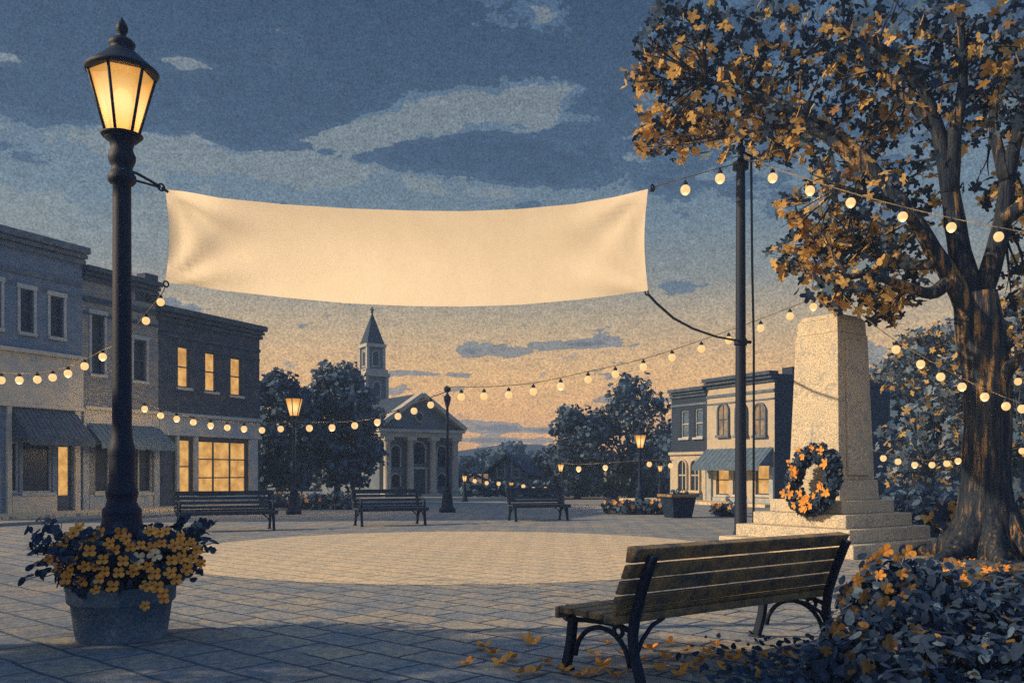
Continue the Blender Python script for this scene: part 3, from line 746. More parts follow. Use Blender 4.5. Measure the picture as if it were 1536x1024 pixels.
def opening(parent, hw, z0, z1, w):
    n = 10
    for face in (0, 1):
        mb = MB()
        for gap, off in ((.07, .012), (0., .03)):
            ow = w + gap; zs = z1 - w
            out = [(ow, z0 - gap)] + [(ow * math.cos(math.pi * i / n), zs + ow * math.sin(math.pi * i / n)) for i in range(n + 1)] + [(-ow, z0 - gap)]
            k = len(out)
            pts = [(x_t + a, y_t - hw - off, z) if face == 0 else (x_t - hw - off, y_t - a, z) for a, z in out] + [(x_t + a, y_t - hw + .02, z) if face == 0 else (x_t - hw + .02, y_t - a, z) for a, z in out]
            mb.add(pts, [tuple(range(k - 1, -1, -1))] + [(i, (i + 1) % k, k + (i + 1) % k, k + i) for i in range(k)], 0 if gap else 1)
        f.part('louvre_opening', mb, [M['church_trim'], M['glass']], parent)
opening(bel, bw, zt(549), zt(528), bw * .34); opening(to, tw, zt(595), zt(574), tw * .3)
sp_ = MB(); h = bw + .05; z0 = zt(517) + .002
sp_.add([(x_t - h, y_t - h, z0), (x_t + h, y_t - h, z0), (x_t + h, y_t + h, z0), (x_t - h, y_t + h, z0), (x_t, y_t, zt(468))], [(0, 1, 4), (1, 2, 4), (2, 3, 4), (3, 0, 4), (3, 2, 1, 0)])
spo = f.part('spire', sp_, M['roof'])
f.part('finial', MB().lathe([(.05, 0), (.1, .12), (.04, .2), (.03, .45)], 10, (x_t, y_t, zt(470))).box(x_t - .14, x_t + .14, y_t - .03, y_t + .03, zt(465), zt(463.4)), M['iron_far'], spo)

# ------------------------------------------------------------------ far houses
def house(label, px0, px1, base, eave, ridge, depth, ang, wall='far_wall', roof='roof', lit=(), cat='house'):
    g = G(px0, base); f = Facade('house', label, cat, (g.x, g.y), ang)
    w = f.at(px1); he = f.at(px0, eave)[1]; hr = f.at((px0 + px1) / 2, ridge)[1]
    mb = MB(); shell(mb, w, depth, he, [])
    mb.add([(0, 0, he), (w, 0, he), (w / 2, 0, hr), (0, depth, he), (w, depth, he), (w / 2, depth, hr)], [(0, 1, 2), (5, 4, 3)])
    f.part('wall', mb, M[wall]); r = MB()
    for xe in (-.3, w + .3):
        q = [(xe, -.3, he - .12), (xe, depth + .3, he - .12), (w / 2, depth + .3, hr + .12), (w / 2, -.3, hr + .12)]
        r.slab([(x, y, z - .15) for x, y, z in q], q)
    f.part('roof', r, M[roof])
    return f, w, he, hr
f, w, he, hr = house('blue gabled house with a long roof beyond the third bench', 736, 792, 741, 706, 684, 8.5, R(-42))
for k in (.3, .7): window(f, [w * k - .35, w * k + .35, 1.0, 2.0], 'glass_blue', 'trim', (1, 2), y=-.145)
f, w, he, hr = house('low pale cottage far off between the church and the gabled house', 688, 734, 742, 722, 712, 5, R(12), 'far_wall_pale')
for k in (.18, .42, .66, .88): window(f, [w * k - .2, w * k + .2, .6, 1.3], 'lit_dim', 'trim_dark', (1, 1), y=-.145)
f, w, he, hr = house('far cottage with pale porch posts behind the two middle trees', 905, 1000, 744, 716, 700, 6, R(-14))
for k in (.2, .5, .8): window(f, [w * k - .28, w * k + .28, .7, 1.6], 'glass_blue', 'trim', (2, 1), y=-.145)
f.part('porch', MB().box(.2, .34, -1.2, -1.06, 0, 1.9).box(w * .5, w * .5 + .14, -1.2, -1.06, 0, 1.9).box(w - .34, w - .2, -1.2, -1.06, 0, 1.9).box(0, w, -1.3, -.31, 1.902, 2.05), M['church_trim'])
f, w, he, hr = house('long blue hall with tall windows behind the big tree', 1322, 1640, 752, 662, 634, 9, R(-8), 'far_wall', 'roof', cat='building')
for i in range(7):
    k = (i + .5) / 7; window(f, [w * k - .42, w * k + .42, .9, 2.5], 'glass', 'trim_dark', (2, 2), 'plaster_blue', None, y=-.145)

# ------------------------------------------------------------------ trees
def branch_pts(a, b, bend, n, rng):
    a, b = Vector(a), Vector(b); L = (b - a).length; off = Vector((rng.uniform(-1, 1), rng.uniform(-1, 1), rng.uniform(-.2, .8))) * bend * L
    return [a.lerp(b, t) + off * (4 * t * (1 - t)) * .5 for t in [i / n for i in range(n + 1)]]
def tree(label, base, height, spread, seed, mats, wts, leaf, nblob=26, per=42, trunk_r=.16, fork=.32, blobs=None, group=None, cat='tree', shapes=TUFT, name='tree', bark='bark_far', gap=.0, cup=.15):
    rng = random.Random(seed); base = Vector((base[0], base[1], 0))
    root = thing(name, label, cat, base, 0, group)
    tk = MB(); top = Vector((rng.uniform(-.1, .1), 0, height * fork))
    tk.tube([(0, 0, -.05), (0, 0, .15), top * .5, top], [trunk_r * 1.5, trunk_r * 1.1, trunk_r * .95, trunk_r * .85], 9)
    cr = MB()
    if blobs is None:
        blobs = []
        for i in range(nblob):
            t = rng.random(); a = rng.uniform(0, 6.283); zz = fork * .85 + (1 - fork * .85) * (rng.random() ** .85)
            prof = math.sin(math.pi * min(1, max(.08, (zz - fork * .7) / (1.02 - fork * .7)) ** .8)) ** .6
            r_ = spread * prof * math.sqrt(rng.uniform(.12, 1)) * .82
            blobs.append((r_ * math.cos(a), r_ * math.sin(a), height * zz * .95, spread * rng.uniform(.2, .36)))
    for (x, y, z, r_) in blobs:
        if rng.random() < .6:
            tk.tube(branch_pts(top * rng.uniform(.8, 1.), (x, y, z), .12, 5, rng), [trunk_r * .55, trunk_r * .42, trunk_r * .3, trunk_r * .2, trunk_r * .14, trunk_r * .08], 6)
        leaves(cr, (x, y, z), (r_, r_, r_ * .8), per, leaf, shapes, wts, rng, .45, cup)
    tk.build('trunk', M[bark], root); cr.build('crown', [M[m_] for m_ in mats], root)
    return root
FAR = ['leaf_far', 'leaf_dark', 'leaf_mid']; FW = [.62, .3, .08]
tg = 'trees around the square'
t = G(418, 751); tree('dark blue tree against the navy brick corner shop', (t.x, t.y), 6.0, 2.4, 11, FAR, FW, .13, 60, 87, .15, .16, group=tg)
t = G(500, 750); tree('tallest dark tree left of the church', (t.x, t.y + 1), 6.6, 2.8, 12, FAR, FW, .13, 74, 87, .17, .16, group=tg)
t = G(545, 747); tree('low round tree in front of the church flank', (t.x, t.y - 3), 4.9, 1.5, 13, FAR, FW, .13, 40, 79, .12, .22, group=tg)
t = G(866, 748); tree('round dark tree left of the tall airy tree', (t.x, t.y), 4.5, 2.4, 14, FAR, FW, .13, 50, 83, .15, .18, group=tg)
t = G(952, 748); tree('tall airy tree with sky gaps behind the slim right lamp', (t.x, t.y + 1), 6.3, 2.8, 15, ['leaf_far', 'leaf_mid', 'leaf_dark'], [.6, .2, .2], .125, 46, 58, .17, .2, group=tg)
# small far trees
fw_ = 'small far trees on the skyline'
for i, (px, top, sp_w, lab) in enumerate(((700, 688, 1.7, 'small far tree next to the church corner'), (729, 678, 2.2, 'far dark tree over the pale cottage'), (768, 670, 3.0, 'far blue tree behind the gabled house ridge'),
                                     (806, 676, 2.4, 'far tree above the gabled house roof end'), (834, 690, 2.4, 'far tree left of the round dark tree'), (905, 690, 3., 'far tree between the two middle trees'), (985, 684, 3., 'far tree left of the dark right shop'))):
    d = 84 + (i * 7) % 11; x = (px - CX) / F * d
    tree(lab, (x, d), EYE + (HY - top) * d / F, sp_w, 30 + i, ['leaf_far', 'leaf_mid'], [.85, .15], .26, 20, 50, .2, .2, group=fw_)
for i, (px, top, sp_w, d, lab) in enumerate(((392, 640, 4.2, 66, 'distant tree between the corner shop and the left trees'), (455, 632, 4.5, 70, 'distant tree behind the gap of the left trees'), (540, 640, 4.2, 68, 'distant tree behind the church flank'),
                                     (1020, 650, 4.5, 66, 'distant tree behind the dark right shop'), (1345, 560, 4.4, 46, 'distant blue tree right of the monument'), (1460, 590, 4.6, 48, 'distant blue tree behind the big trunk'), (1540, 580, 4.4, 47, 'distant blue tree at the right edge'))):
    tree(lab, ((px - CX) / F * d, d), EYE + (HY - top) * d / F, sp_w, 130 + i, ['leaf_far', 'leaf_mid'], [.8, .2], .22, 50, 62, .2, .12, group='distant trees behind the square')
# pale trees behind the big one
tree('pale blue tree with amber leaves behind the monument', (13.0, 28), 6.0, 2.5, 41, ['leaf_pale', 'leaf_mid', 'amber', 'leaf_far'], [.42, .22, .18, .18], .11, 40, 60, .15, .24, group='pale trees behind the big tree', shapes=MAPLE)
tree('pale blue tree cut by the right edge behind the big trunk', (14.6, 26), 6.4, 2.4, 42, ['leaf_pale', 'leaf_mid', 'amber', 'leaf_far'], [.42, .22, .20, .16], .11, 40, 60, .15, .24, group='pale trees behind the big tree', shapes=MAPLE)
# unseen tree added left of the camera to shade the near paving
tree('broad unseen tree added to shade the near paving', (-9.2, 3.9), 5.5, 3.1, 43, FAR, FW, .13, 44, 87, .25, .4, shapes=MAPLE)

# -- the big amber tree
rng = random.Random(77)
B = P(1482, 708, 14.3); B.z = 0
root = thing('autumn_tree', 'large tree with amber leaves and thick trunk beside the monument', 'tree', B)
tk = MB(); limbs = []
def limb(pts, r0, r1, n=9):
    w = [P(*p) - B for p in pts]; sm = []
    for i in range(len(w) - 1):
        a, b = w[max(0, i - 1)], w[min(len(w) - 1, i + 2)]
        for t in (0, .25, .5, .75):
            m0, m1 = (w[i + 1] - a) / 2, (b - w[i]) / 2
            sm.append((2 * t ** 3 - 3 * t ** 2 + 1) * w[i] + (t ** 3 - 2 * t ** 2 + t) * m0 + (-2 * t ** 3 + 3 * t ** 2) * w[i + 1] + (t ** 3 - t ** 2) * m1)
    sm.append(w[-1]); k = len(sm)
    tk.tube(sm, [r0 + (r1 - r0) * (i / (k - 1)) ** .8 for i in range(k)], n, wob=.06, rng=rng); limbs.append(sm)
    return sm
# trunk with flared roots
tr = [P(1482, 846, 14.3) - B, P(1482, 825, 14.3) - B, P(1480, 790, 14.3) - B, P(1479, 720, 14.3) - B, P(1481, 640, 14.3) - B, P(1478, 560, 14.3) - B, P(1471, 500, 14.3) - B, P(1462, 440, 14.3) - B]
tk.tube(tr, [.80, .64, .47, .375, .35, .35, .36, .31], 22, wob=.05, rng=rng)
for a in (-2.6, -1.9, -1.1, -.3, .5, 1.6, 2.7, 3.4):
    d = Vector((math.cos(a), math.sin(a), 0)); L = rng.uniform(1.0, 1.5)
    tk.tube([d * .22 + Vector((0, 0, .8)), d * .42 + Vector((0, 0, .34)), d * .7 + Vector((0, 0, .12)), d * L * .8 + Vector((0, 0, .05)), d * L + Vector((0, 0, -.03))], [.2, .2, .16, .1, .05], 9, wob=.08, rng=rng)
limb([(1470, 520, 14.3), (1440, 440, 14.2), (1400, 375, 14.2), (1350, 300, 14.4), (1270, 232, 14.8), (1195, 172, 15.2), (1120, 130, 15.6)], .20, .045)
limb([(1350, 310, 14.4), (1300, 240, 14.6), (1250, 195, 15.), (1180, 165, 15.4), (1060, 120, 15.8)], .12, .03, 7)
limb([(1300, 255, 14.7), (1240, 205, 14.9), (1170, 190, 15.2), (1090, 205, 15.4)], .09, .025, 7)
limb([(1462, 470, 14.3), (1440, 380, 14.4), (1425, 290, 14.5), (1405, 190, 14.5), (1370, 110, 14.4), (1290, 50, 14.2)], .23, .05)
limb([(1425, 290, 14.5), (1432, 200, 14.4), (1445, 120, 14.3), (1440, 20, 14.2)], .15, .05)
limb([(1410, 200, 14.5), (1360, 150, 14.7), (1310, 90, 15), (1250, 30, 15.2)], .10, .03, 7)
limb([(1470, 450, 14.3), (1500, 350, 14.1), (1515, 250, 14.), (1540, 150, 13.8), (1580, 40, 13.7)], .19, .05)
limb([(1510, 270, 14.), (1490, 180, 14.2), (1500, 90, 14.4)], .12, .04, 7)
limb([(1505, 330, 14.), (1560, 290, 13.6), (1620, 250, 13.2)], .14, .05, 7)
limb([(1425, 420, 14.2), (1395, 440, 13.9), (1345, 425, 13.8), (1290, 412, 13.7), (1235, 440, 13.7)], .13, .025, 7)
limb([(1400, 380, 14.2), (1370, 330, 14.), (1330, 300, 13.8), (1260, 280, 13.6)], .09, .025, 7)
limb([(1490, 590, 14.2), (1510, 555, 14.), (1540, 535, 13.8), (1600, 515, 13.6)], .15, .06, 8)
limb([(1405, 395, 14.2), (1340, 395, 14.8), (1270, 350, 15.4), (1200, 385, 15.8)], .1, .025, 7)
allp = [p for sm in limbs for p in sm[int(len(sm) * .3):]]
TWIGS = []
cr = MB()
def blob(px, py, d, rpx, n, amber, size=.098):
    d += 1.2 if (px > 1190 and d < 15) else .9
    amber *= .8
    r_ = rpx / F * d; c = P(px, py, d) - B
    leaves(cr, c, (r_, r_, r_ * .78), int(n * 1.2 * (1 - amber * .5)), size, MAPLE, [.87, .13], rng, .3, .2)
    leaves(cr, c + Vector((-.22, -.55, -.2)) * r_, (r_, r_ * .7, r_ * .78), int(n * 1.5 * amber + .5), size, MAPLE, [0, 0, .85, .15], rng, .35, .2)
# (px, py, depth, radius px, leaves, amber share)
CROWN = [(975, 70, 15.6, 42, 34, .05), (1010, 45, 15.4, 50, 44, .05), (1040, 15, 15.2, 55, 50, .04), (965, 120, 15.6, 36, 30, .75), (1000, 105, 15.8, 45, 40, .4), (1030, 110, 15.5, 55, 48, .45),
         (985, 185, 15.8, 40, 34, .8), (1020, 185, 15.6, 45, 40, .6), (975, 215, 15.8, 26, 18, .7), (1020, 225, 15.7, 26, 16, .8), (1060, 175, 15.4, 50, 44, .65), (1100, 200, 18.2, 45, 40, .8),
         (1130, 180, 15.9, 50, 44, .7), (1170, 185, 15.6, 46, 36, .75), (1160, 225, 18.2, 38, 30, .8), (1195, 220, 15.2, 36, 26, .75), (1080, 70, 15.2, 65, 60, .22), (1140, 40, 15., 75, 66, .1), (1100, 125, 15.2, 60, 52, .28), (1160, 110, 15., 65, 55, .28),
         (1200, 60, 14.8, 80, 66, .16), (1230, 130, 14.8, 70, 55, .32), (1280, 40, 14.6, 85, 66, .16), (1300, 110, 14.5, 75, 52, .25), (1280, 180, 14.7, 60, 40, .5), (1340, 160, 14.8, 55, 38, .55), (1330, 195, 15, 45, 28, .7), (1350, 50, 14.4, 85, 66, .18),
         (1420, 40, 14., 90, 70, .14), (1390, 120, 14.8, 70, 48, .3), (1460, 110, 13.8, 80, 54, .25), (1500, 50, 13.6, 90, 66, .14), (1530, 130, 13.4, 70, 46, .22), (1560, 70, 13.2, 80, 50, .2), (1480, 180, 14.9, 60, 34, .3), (1540, 200, 13.4, 60, 36, .35), (1420, 200, 15.5, 55, 28, .4),
         (1190, 305, 13.9, 34, 20, .7), (1205, 340, 13.9, 28, 16, .65), (1235, 265, 14, 40, 24, .55), (1280, 270, 14.3, 50, 30, .4), (1300, 230, 14.9, 45, 26, .45), (1350, 260, 15, 45, 26, .5), (1240, 325, 14.2, 36, 24, .45), (1290, 320, 14.6, 44, 28, .4),
         (1180, 385, 14.2, 34, 28, .5), (1220, 375, 14., 40, 34, .5), (1190, 400, 15.6, 30, 20, .75), (1260, 360, 14., 45, 36, .45), (1270, 395, 13.8, 46, 40, .65), (1310, 360, 14.4, 50, 38, .4), (1320, 400, 13.9, 50, 40, .5), (1350, 350, 14.8, 50, 34, .35), (1240, 425, 13.8, 34, 24, .5), (1255, 445, 13.8, 26, 18, .6), (1300, 430, 13.8, 44, 34, .5), (1345, 440, 14., 40, 32, .5), (1330, 470, 14., 28, 18, .6), (1375, 400, 14.9, 42, 26, .35),
         (1520, 290, 15, 50, 26, .6), (1540, 330, 15, 50, 26, .6), (1400, 300, 15.2, 46, 22, .4), (1530, 400, 15.2, 40, 18, .6), (1525, 450, 15.3, 36, 16, .6), (1490, 280, 15.4, 40, 18, .5)]
for b in CROWN: blob(*b)
for sm in limbs:                      # leaves along the thin ends of the limbs
    k = len(sm)
    for p in sm[int(k * .55):]:
        leaves(cr, p, (.5, .5, .4), 6, .095, MAPLE, [.6, .13, .22, .05], rng, .3, .2)
for px, py, d, rpx, n, am in CROWN:          # forked twigs out to every spray of leaves
    c = P(px, py, d + .25) - B
    near_ = min(allp, key=lambda p: (p - c).length)
    for q in range(2):
        e = c + rdir(rng) * (rpx / F * d * .5)
        pts = branch_pts(near_, e, .14, 5, rng); tk.tube(pts, [.034, .028, .022, .017, .012, .007], 5)
        for _ in range(1):
            e2 = e + rdir(rng) * .22; tk.tube(branch_pts(pts[3], e2, .12, 3, rng), [.014, .011, .008, .005], 4)
tk.build('trunk', M['bark'], root)
cr.build('crown', [M['leaf_dark'], M['leaf_mid'], M['amber'], M['amber_dull']], root)

# ------------------------------------------------------------------ hedges, shrubs, beds
def shrub(name, label, cat, blobs, mats, wts, leaf, seed, shapes=OVAL, group=None, flowers=0, fsize=.08, stems=True, out=.5, fblobs=None):
    rng = random.Random(seed); c = Vector((sum(b[0] for b in blobs) / len(blobs), sum(b[1] for b in blobs) / len(blobs), 0))
    root = thing(name, label, cat, c, 0, group); lf_ = MB(); sm = MB()
    for x, y, z, rx, ry, rz, n in blobs:
        leaves(lf_, (x - c.x, y - c.y, z), (rx, ry, rz), n, leaf, shapes, wts, rng, out, .2, .2, zmin=.02)
        for _ in range(3 if stems else 0):
            a = rng.uniform(0, 6.28); sm.tube([(x - c.x, y - c.y, 0), (x - c.x + rx * .5 * math.cos(a), y - c.y + ry * .5 * math.sin(a), z + rz * .5)], [.012, .005], 5)
    lf_.build('foliage', [M[m_] for m_ in mats], root)
    if stems: sm.build('stem', M['bark_far'], root)
    if flowers:
        fl = MB()
        for _ in range(flowers):
            x, y, z, rx, ry, rz, n = rng.choice(fblobs or blobs); d = rdir(rng); d.z = abs(d.z); d.y = -abs(d.y)
            fl.shape(PETALS[0], (x - c.x + d.x * rx, y - c.y + d.y * ry, z + d.z * rz), d + Vector((0, -.5, .2)), fsize * rng.uniform(.7, 1.2), rng.uniform(0, 6), 0, .2)
        o = fl.build('blossom', M['petal'], root)
        if flowers > 100: o['kind'] = 'stuff'
    return root
def strip(px0, px1, py, h, n, depth, per, seed):
    rng = random.Random(seed); a, b = G(px0, py), G(px1, py); out = []
    for i in range(n):
        p = a.lerp(b, (i + .5) / n); w = (b - a).length / n
        out.append((p.x, p.y + rng.uniform(-.2, .2), h * .5, w * .75, depth, h * rng.uniform(.45, .68), per))
    return out
shrub('hedge', 'low dark hedge with amber flowers under the left trees', 'hedge', strip(392, 528, 764, .62, 9, .5, 70, 1), ['leaf_far', 'leaf_dark', 'amber_dull'], [.6, .36, .04], .10, 51, flowers=10, fsize=.075)
shrub('hedge', 'dark clipped hedge beyond the third bench', 'hedge', strip(692, 905, 745, .85, 14, .6, 70, 2), ['leaf_far', 'leaf_dark'], [.5, .5], .15, 52)
shrub('hedge', 'dark hedge behind the slim right lamp', 'hedge', strip(905, 1006, 747, .8, 8, .5, 70, 3), ['leaf_far', 'leaf_dark'], [.5, .5], .14, 53)
shrub('hedge', 'dark hedge between the monument steps and big trunk', 'hedge', strip(1318, 1450, 786, .95, 8, .6, 90, 4), ['leaf_dark', 'leaf_far'], [.6, .4], .10, 54)
shrub('hedge', 'dark hedge right of the big trunk', 'hedge', strip(1500, 1600, 790, .85, 6, .6, 80, 5), ['leaf_dark', 'leaf_far', 'amber_dull'], [.55, .3, .15], .10, 55)
shrub('flower_bed', 'amber flower bed around the foot of the slim right lamp', 'flower bed', strip(908, 996, 771, .45, 8, .45, 60, 6), ['leaf_far', 'leaf_dark', 'amber_dull'], [.55, .35, .1], .09, 56, flowers=16, fsize=.07)
shrub('flower_bed', 'small flower bed left of the tall banner pole', 'flower bed', strip(1068, 1108, 774, .42, 5, .4, 55, 7), ['leaf_far', 'leaf_dark', 'amber_dull'], [.5, .35, .15], .09, 57, flowers=10, fsize=.07)
shrub('amber_shrub', 'amber leaved bush between the monument and big trunk', 'shrub', [(*P(1415, 790, 15.9), .45, .35, .4, 26), (*P(1440, 770, 15.9), .3, .3, .4, 20), (*P(1425, 815, 15.8), .4, .3, .25, 20)], ['amber', 'leaf_dark'], [.6, .4], .16, 58, MAPLE)
shrub('amber_shrub', 'amber leaved bush at the right edge behind the trunk', 'shrub', [(*P(1525, 770, 15.5), .4, .35, .4, 30), (*P(1545, 800, 15.5), .45, .35, .35, 30)], ['amber', 'leaf_dark'], [.5, .5], .15, 59, MAPLE)
# foreground bush
fb = []
rng = random.Random(60)
for px, py, d, r_, n in ((1300, 905, 5.75, .20, 90), (1335, 880, 5.7, .23, 110), (1390, 885, 5.7, .25, 120), (1290, 960, 5.3, .24, 130), (1360, 950, 5.3, .30, 190), (1440, 930, 5.4, .32, 200), (1500, 905, 5.6, .30, 190), (1540, 890, 5.8, .3, 160),
                         (1250, 1005, 5.1, .20, 90), (1320, 1010, 4.9, .28, 180), (1400, 1010, 4.8, .30, 200), (1480, 1000, 4.8, .32, 210), (1550, 980, 4.9, .34, 210), (1445, 875, 6.0, .24, 90), (1500, 870, 6.3, .26, 90), (1450, 1060, 4.5, .3, 160), (1530, 1060, 4.5, .3, 160), (1360, 1060, 4.5, .28, 140)):
    py += 28 if px > 1425 else 0
    p = P(px, py, d); fb.append((p.x, p.y, p.z, r_, r_, r_ * .9, int(n * 1.9)))
root = shrub('flowering_bush', 'big dark bush with amber blossoms in the bottom right corner', 'shrub', fb, ['leaf_dark', 'leaf_mid', 'amber_dull'], [.84, .12, .04], .038, 61, OVAL, out=.6)
fl = MB(); c = root.location
sprigs = MB()
for px, py, d in ((1300, 855, 5.72), (1312, 838, 5.72), (1330, 826, 5.7), (1345, 836, 5.68), (1362, 828, 5.68), (1285, 870, 5.6), (1270, 885, 5.55), (1295, 895, 5.5), (1330, 882, 5.45), (1320, 862, 5.55), (1352, 860, 5.5), (1367, 882, 5.4), (1305, 845, 5.7), (1352, 895, 5.3), (1262, 900, 5.5), (1280, 915, 5.3),
                  (1325, 905, 5.25), (1400, 875, 5.4), (1430, 860, 5.7), (1435, 872, 5.5), (1460, 862, 5.8), (1475, 870, 5.6), (1510, 866, 5.8), (1525, 880, 5.4), (1450, 908, 5.15), (1490, 890, 5.3), (1375, 945, 4.95), (1290, 950, 5.0), (1255, 945, 5.2), (1335, 965, 4.7), (1275, 985, 4.9), (1300, 1000, 4.6), (1240, 975, 5.), (1410, 912, 5.1)):
    if px > 1390: continue
    p = P(px, py, d) - c
    fl.shape(rng.choice(PETALS + MAPLE[:1]), p, Vector((rng.uniform(-.5, .4), -1, rng.uniform(-.1, .6))), rng.uniform(.034, .054), rng.uniform(0, 6), 0 if py < 872 else 1, .2)
for px, py, d in ((1300, 836, 5.75), (1306, 852, 5.75), (1360, 825, 5.75), (1270, 872, 5.7), (1276, 890, 5.65), (1345, 850, 5.7), (1380, 845, 5.75), (1312, 870, 5.7), (1400, 850, 5.8)):
    p = P(px, py, d) - c; q = p + Vector((rng.uniform(-.04, .04), .05, -.2))
    sprigs.tube([q, p], [.006, .004], 5)
    for k in range(6):
        t = .25 + .15 * k; pp = q.lerp(p, t); sg = -1 if k % 2 else 1
        sprigs.shape(OVAL[0], pp + Vector((sg * .028, 0, .012)), Vector((rng.uniform(-.3, .3), -1, .3)), .036, rng.uniform(-.4, .4) + (0 if sg > 0 else 3.14), 1)
bl = fl.build('blossom', [M['petal'], M['amber_dull']], root); sprigs.build('sprig', [M['bark_far'], M['leaf_dark']], root)

# planting ground round the tree and bush, leaf litter and ground cover
sheet('planting_bed', [(2.15, 3.2), (2.3, 5.0), (2.75, 6.5), (3.4, 8.5), (4.8, 10.8), (6.2, 12.6), (7.2, 14.4), (8.2, 17), (12, 19), (17, 19), (17, 2)], .016, speck('bed_soil', (.05, .07, .105), (.15, .13, .10), 3.5, 40, 1., .55, .1, .6))
rng = random.Random(63); mb = MB()
for _ in range(1500):
    x, y = rng.uniform(2.3, 11), rng.uniform(4.2, 16)
    if x < 2.3 + max(0, y - 5) * .45 or (x - 7.55) ** 2 + (y - 14.3) ** 2 < .7 or x > .72 * y + .5: continue
    mb.shape(rng.choice(MAPLE), (x, y, .025 + rng.random() * .03), Vector((rng.uniform(-.5, .5), rng.uniform(-.7, .2), 1)), rng.uniform(.05, .10), rng.uniform(0, 6), rng.choice((0, 1, 1, 2, 2)), .3)
tag(mb.build('leaf_litter', [M['fallen'], M['amber_dull'], M['leaf_mid']]), 'amber and blue leaf litter under the big tree', 'leaf litter', kind='stuff')
mb = MB()
for _ in range(900):
    px, py = rng.uniform(1010, 1290), rng.uniform(965, 1075)
    if rng.random() > ((px - 990) / 280) * ((py - 945) / 75): continue
    g = G(px, py); mb.shape(OVAL[0], (g.x, g.y, .03 + rng.random() * .07), Vector((rng.uniform(-.7, .7), -.6, 1)), rng.uniform(.02, .042), rng.uniform(0, 6), rng.choice((0, 0, 0, 1)), .2)
tag(mb.build('ground_cover', [M['leaf_dark'], M['leaf_mid']]), 'low dark ground cover spilling under the near bench', 'ground cover', kind='stuff')

# single fallen leaves on the paving
rng = random.Random(64); lm = []
for k in range(3):
    mb = MB(); o = MAPLE[k]; mb.shape(o, (0, 0, .012), (0, 0, 1), .075, .3 * k, 0, .45)
    lm.append(mb)
first = [None, None, None]
spots = [(725, 975), (795, 968), (770, 992), (752, 1000), (820, 998), (886, 985), (845, 1010), (905, 1004), (935, 985), (1030, 980), (1075, 972), (960, 995), (990, 1008), (1000, 990), (1050, 998), (1110, 985), (1125, 1002), (1090, 1012), (1150, 990), (1170, 1008), (1200, 995), (1215, 1012), (870, 1018), (1020, 1016), (1140, 1018), (925, 1018), (805, 1012), (1235, 1018), (740, 985), (858, 968), (912, 968), (975, 978), (1005, 968), (1060, 982), (1095, 994), (890, 1015), (780, 1015), (700, 1000), (1180, 985), (1040, 1008)]
for i, (px, py) in enumerate(spots):
    k = i % 3; g = G(px, py)
    if first[k] is None: first[k] = o = lm[k].build('fallen_leaf', M['fallen'])
    else: o = first[k].copy(); COL.objects.link(o)
    o.location = (g.x, g.y, .014); o.rotation_euler = (rng.uniform(-.25, .25), rng.uniform(-.25, .25), rng.uniform(0, 6.28)); s_ = rng.uniform(.75, 1.15); o.scale = (s_, s_, s_)
    tag(o, 'amber fallen leaf lying on the paving around the near bench', 'leaf', 'fallen leaves around the near bench')

# ------------------------------------------------------------------ monument
LD, RD = Vector((-.574, .819, 0)), Vector((.819, .574, 0))
MC = Vector((5.58, 15.72, 0)); MA = math.atan2(RD.y, RD.x)    # local x = RD, local y = LD
mon = thing('monument', 'pale granite obelisk monument on four square steps', 'monument', MC, MA)
hs = [1.36, 1.15, .94, .735]; z = 0
for i, h in enumerate(hs):
    mb = MB().box(-h, h, -h, h, z + (.0 if not i else .001), z + .22); z += .22
    mb.build('step', M['stone'], mon, bevel=.018)
def frust(a0, a1, z0, z1, n=1): return MB().slab([(-a0, -a0, z0), (a0, -a0, z0), (a0, a0, z0), (-a0, a0, z0)], [(-a1, -a1, z1), (a1, -a1, z1), (a1, a1, z1), (-a1, a1, z1)])
ztop = 4.02
mb = frust(.56, .545, .882, 1.22); mb.build('plinth', M['stone'], mon, bevel=.015)
mb = frust(.505, .425, 1.222, ztop - .30); sh = mb.build('shaft', M['stone'], mon, bevel=.012)
for sx, sy in ((0, -1), (0, 1)):
    mb = MB(); a0, a1 = .505, .435
    mb.slab([(-.30, sy * a0, 1.3), (.30, sy * a0, 1.3), (.30, sy * (a0 + .05), 1.3), (-.30, sy * (a0 + .05), 1.3)][::1 if sy > 0 else -1], [(-.25, sy * (a1 - .01), ztop - .42), (.25, sy * (a1 - .01), ztop - .42), (.25, sy * (a1 + .05), ztop - .42), (-.25, sy * (a1 + .05), ztop - .42)][::1 if sy > 0 else -1])
    mb.build('pilaster', M['stone'], sh, bevel=.012)
mb = frust(.412, .398, ztop - .297, ztop - .06); cp = mb.build('cap', M['stone'], mon, bevel=.012)
frust(.398, .33, ztop - .058, ztop + .03).build('cap_top', M['stone'], cp, bevel=.01)

# wreath leaning on the monument's front
rng = random.Random(70)
wc = MC - RD * (.735 + .26) - LD * .30; wc.z = .665
wr = thing('wreath', 'round dark leaf wreath with amber flowers leaning on the monument', 'wreath', wc, math.atan2(RD.y, RD.x) - math.pi / 2)
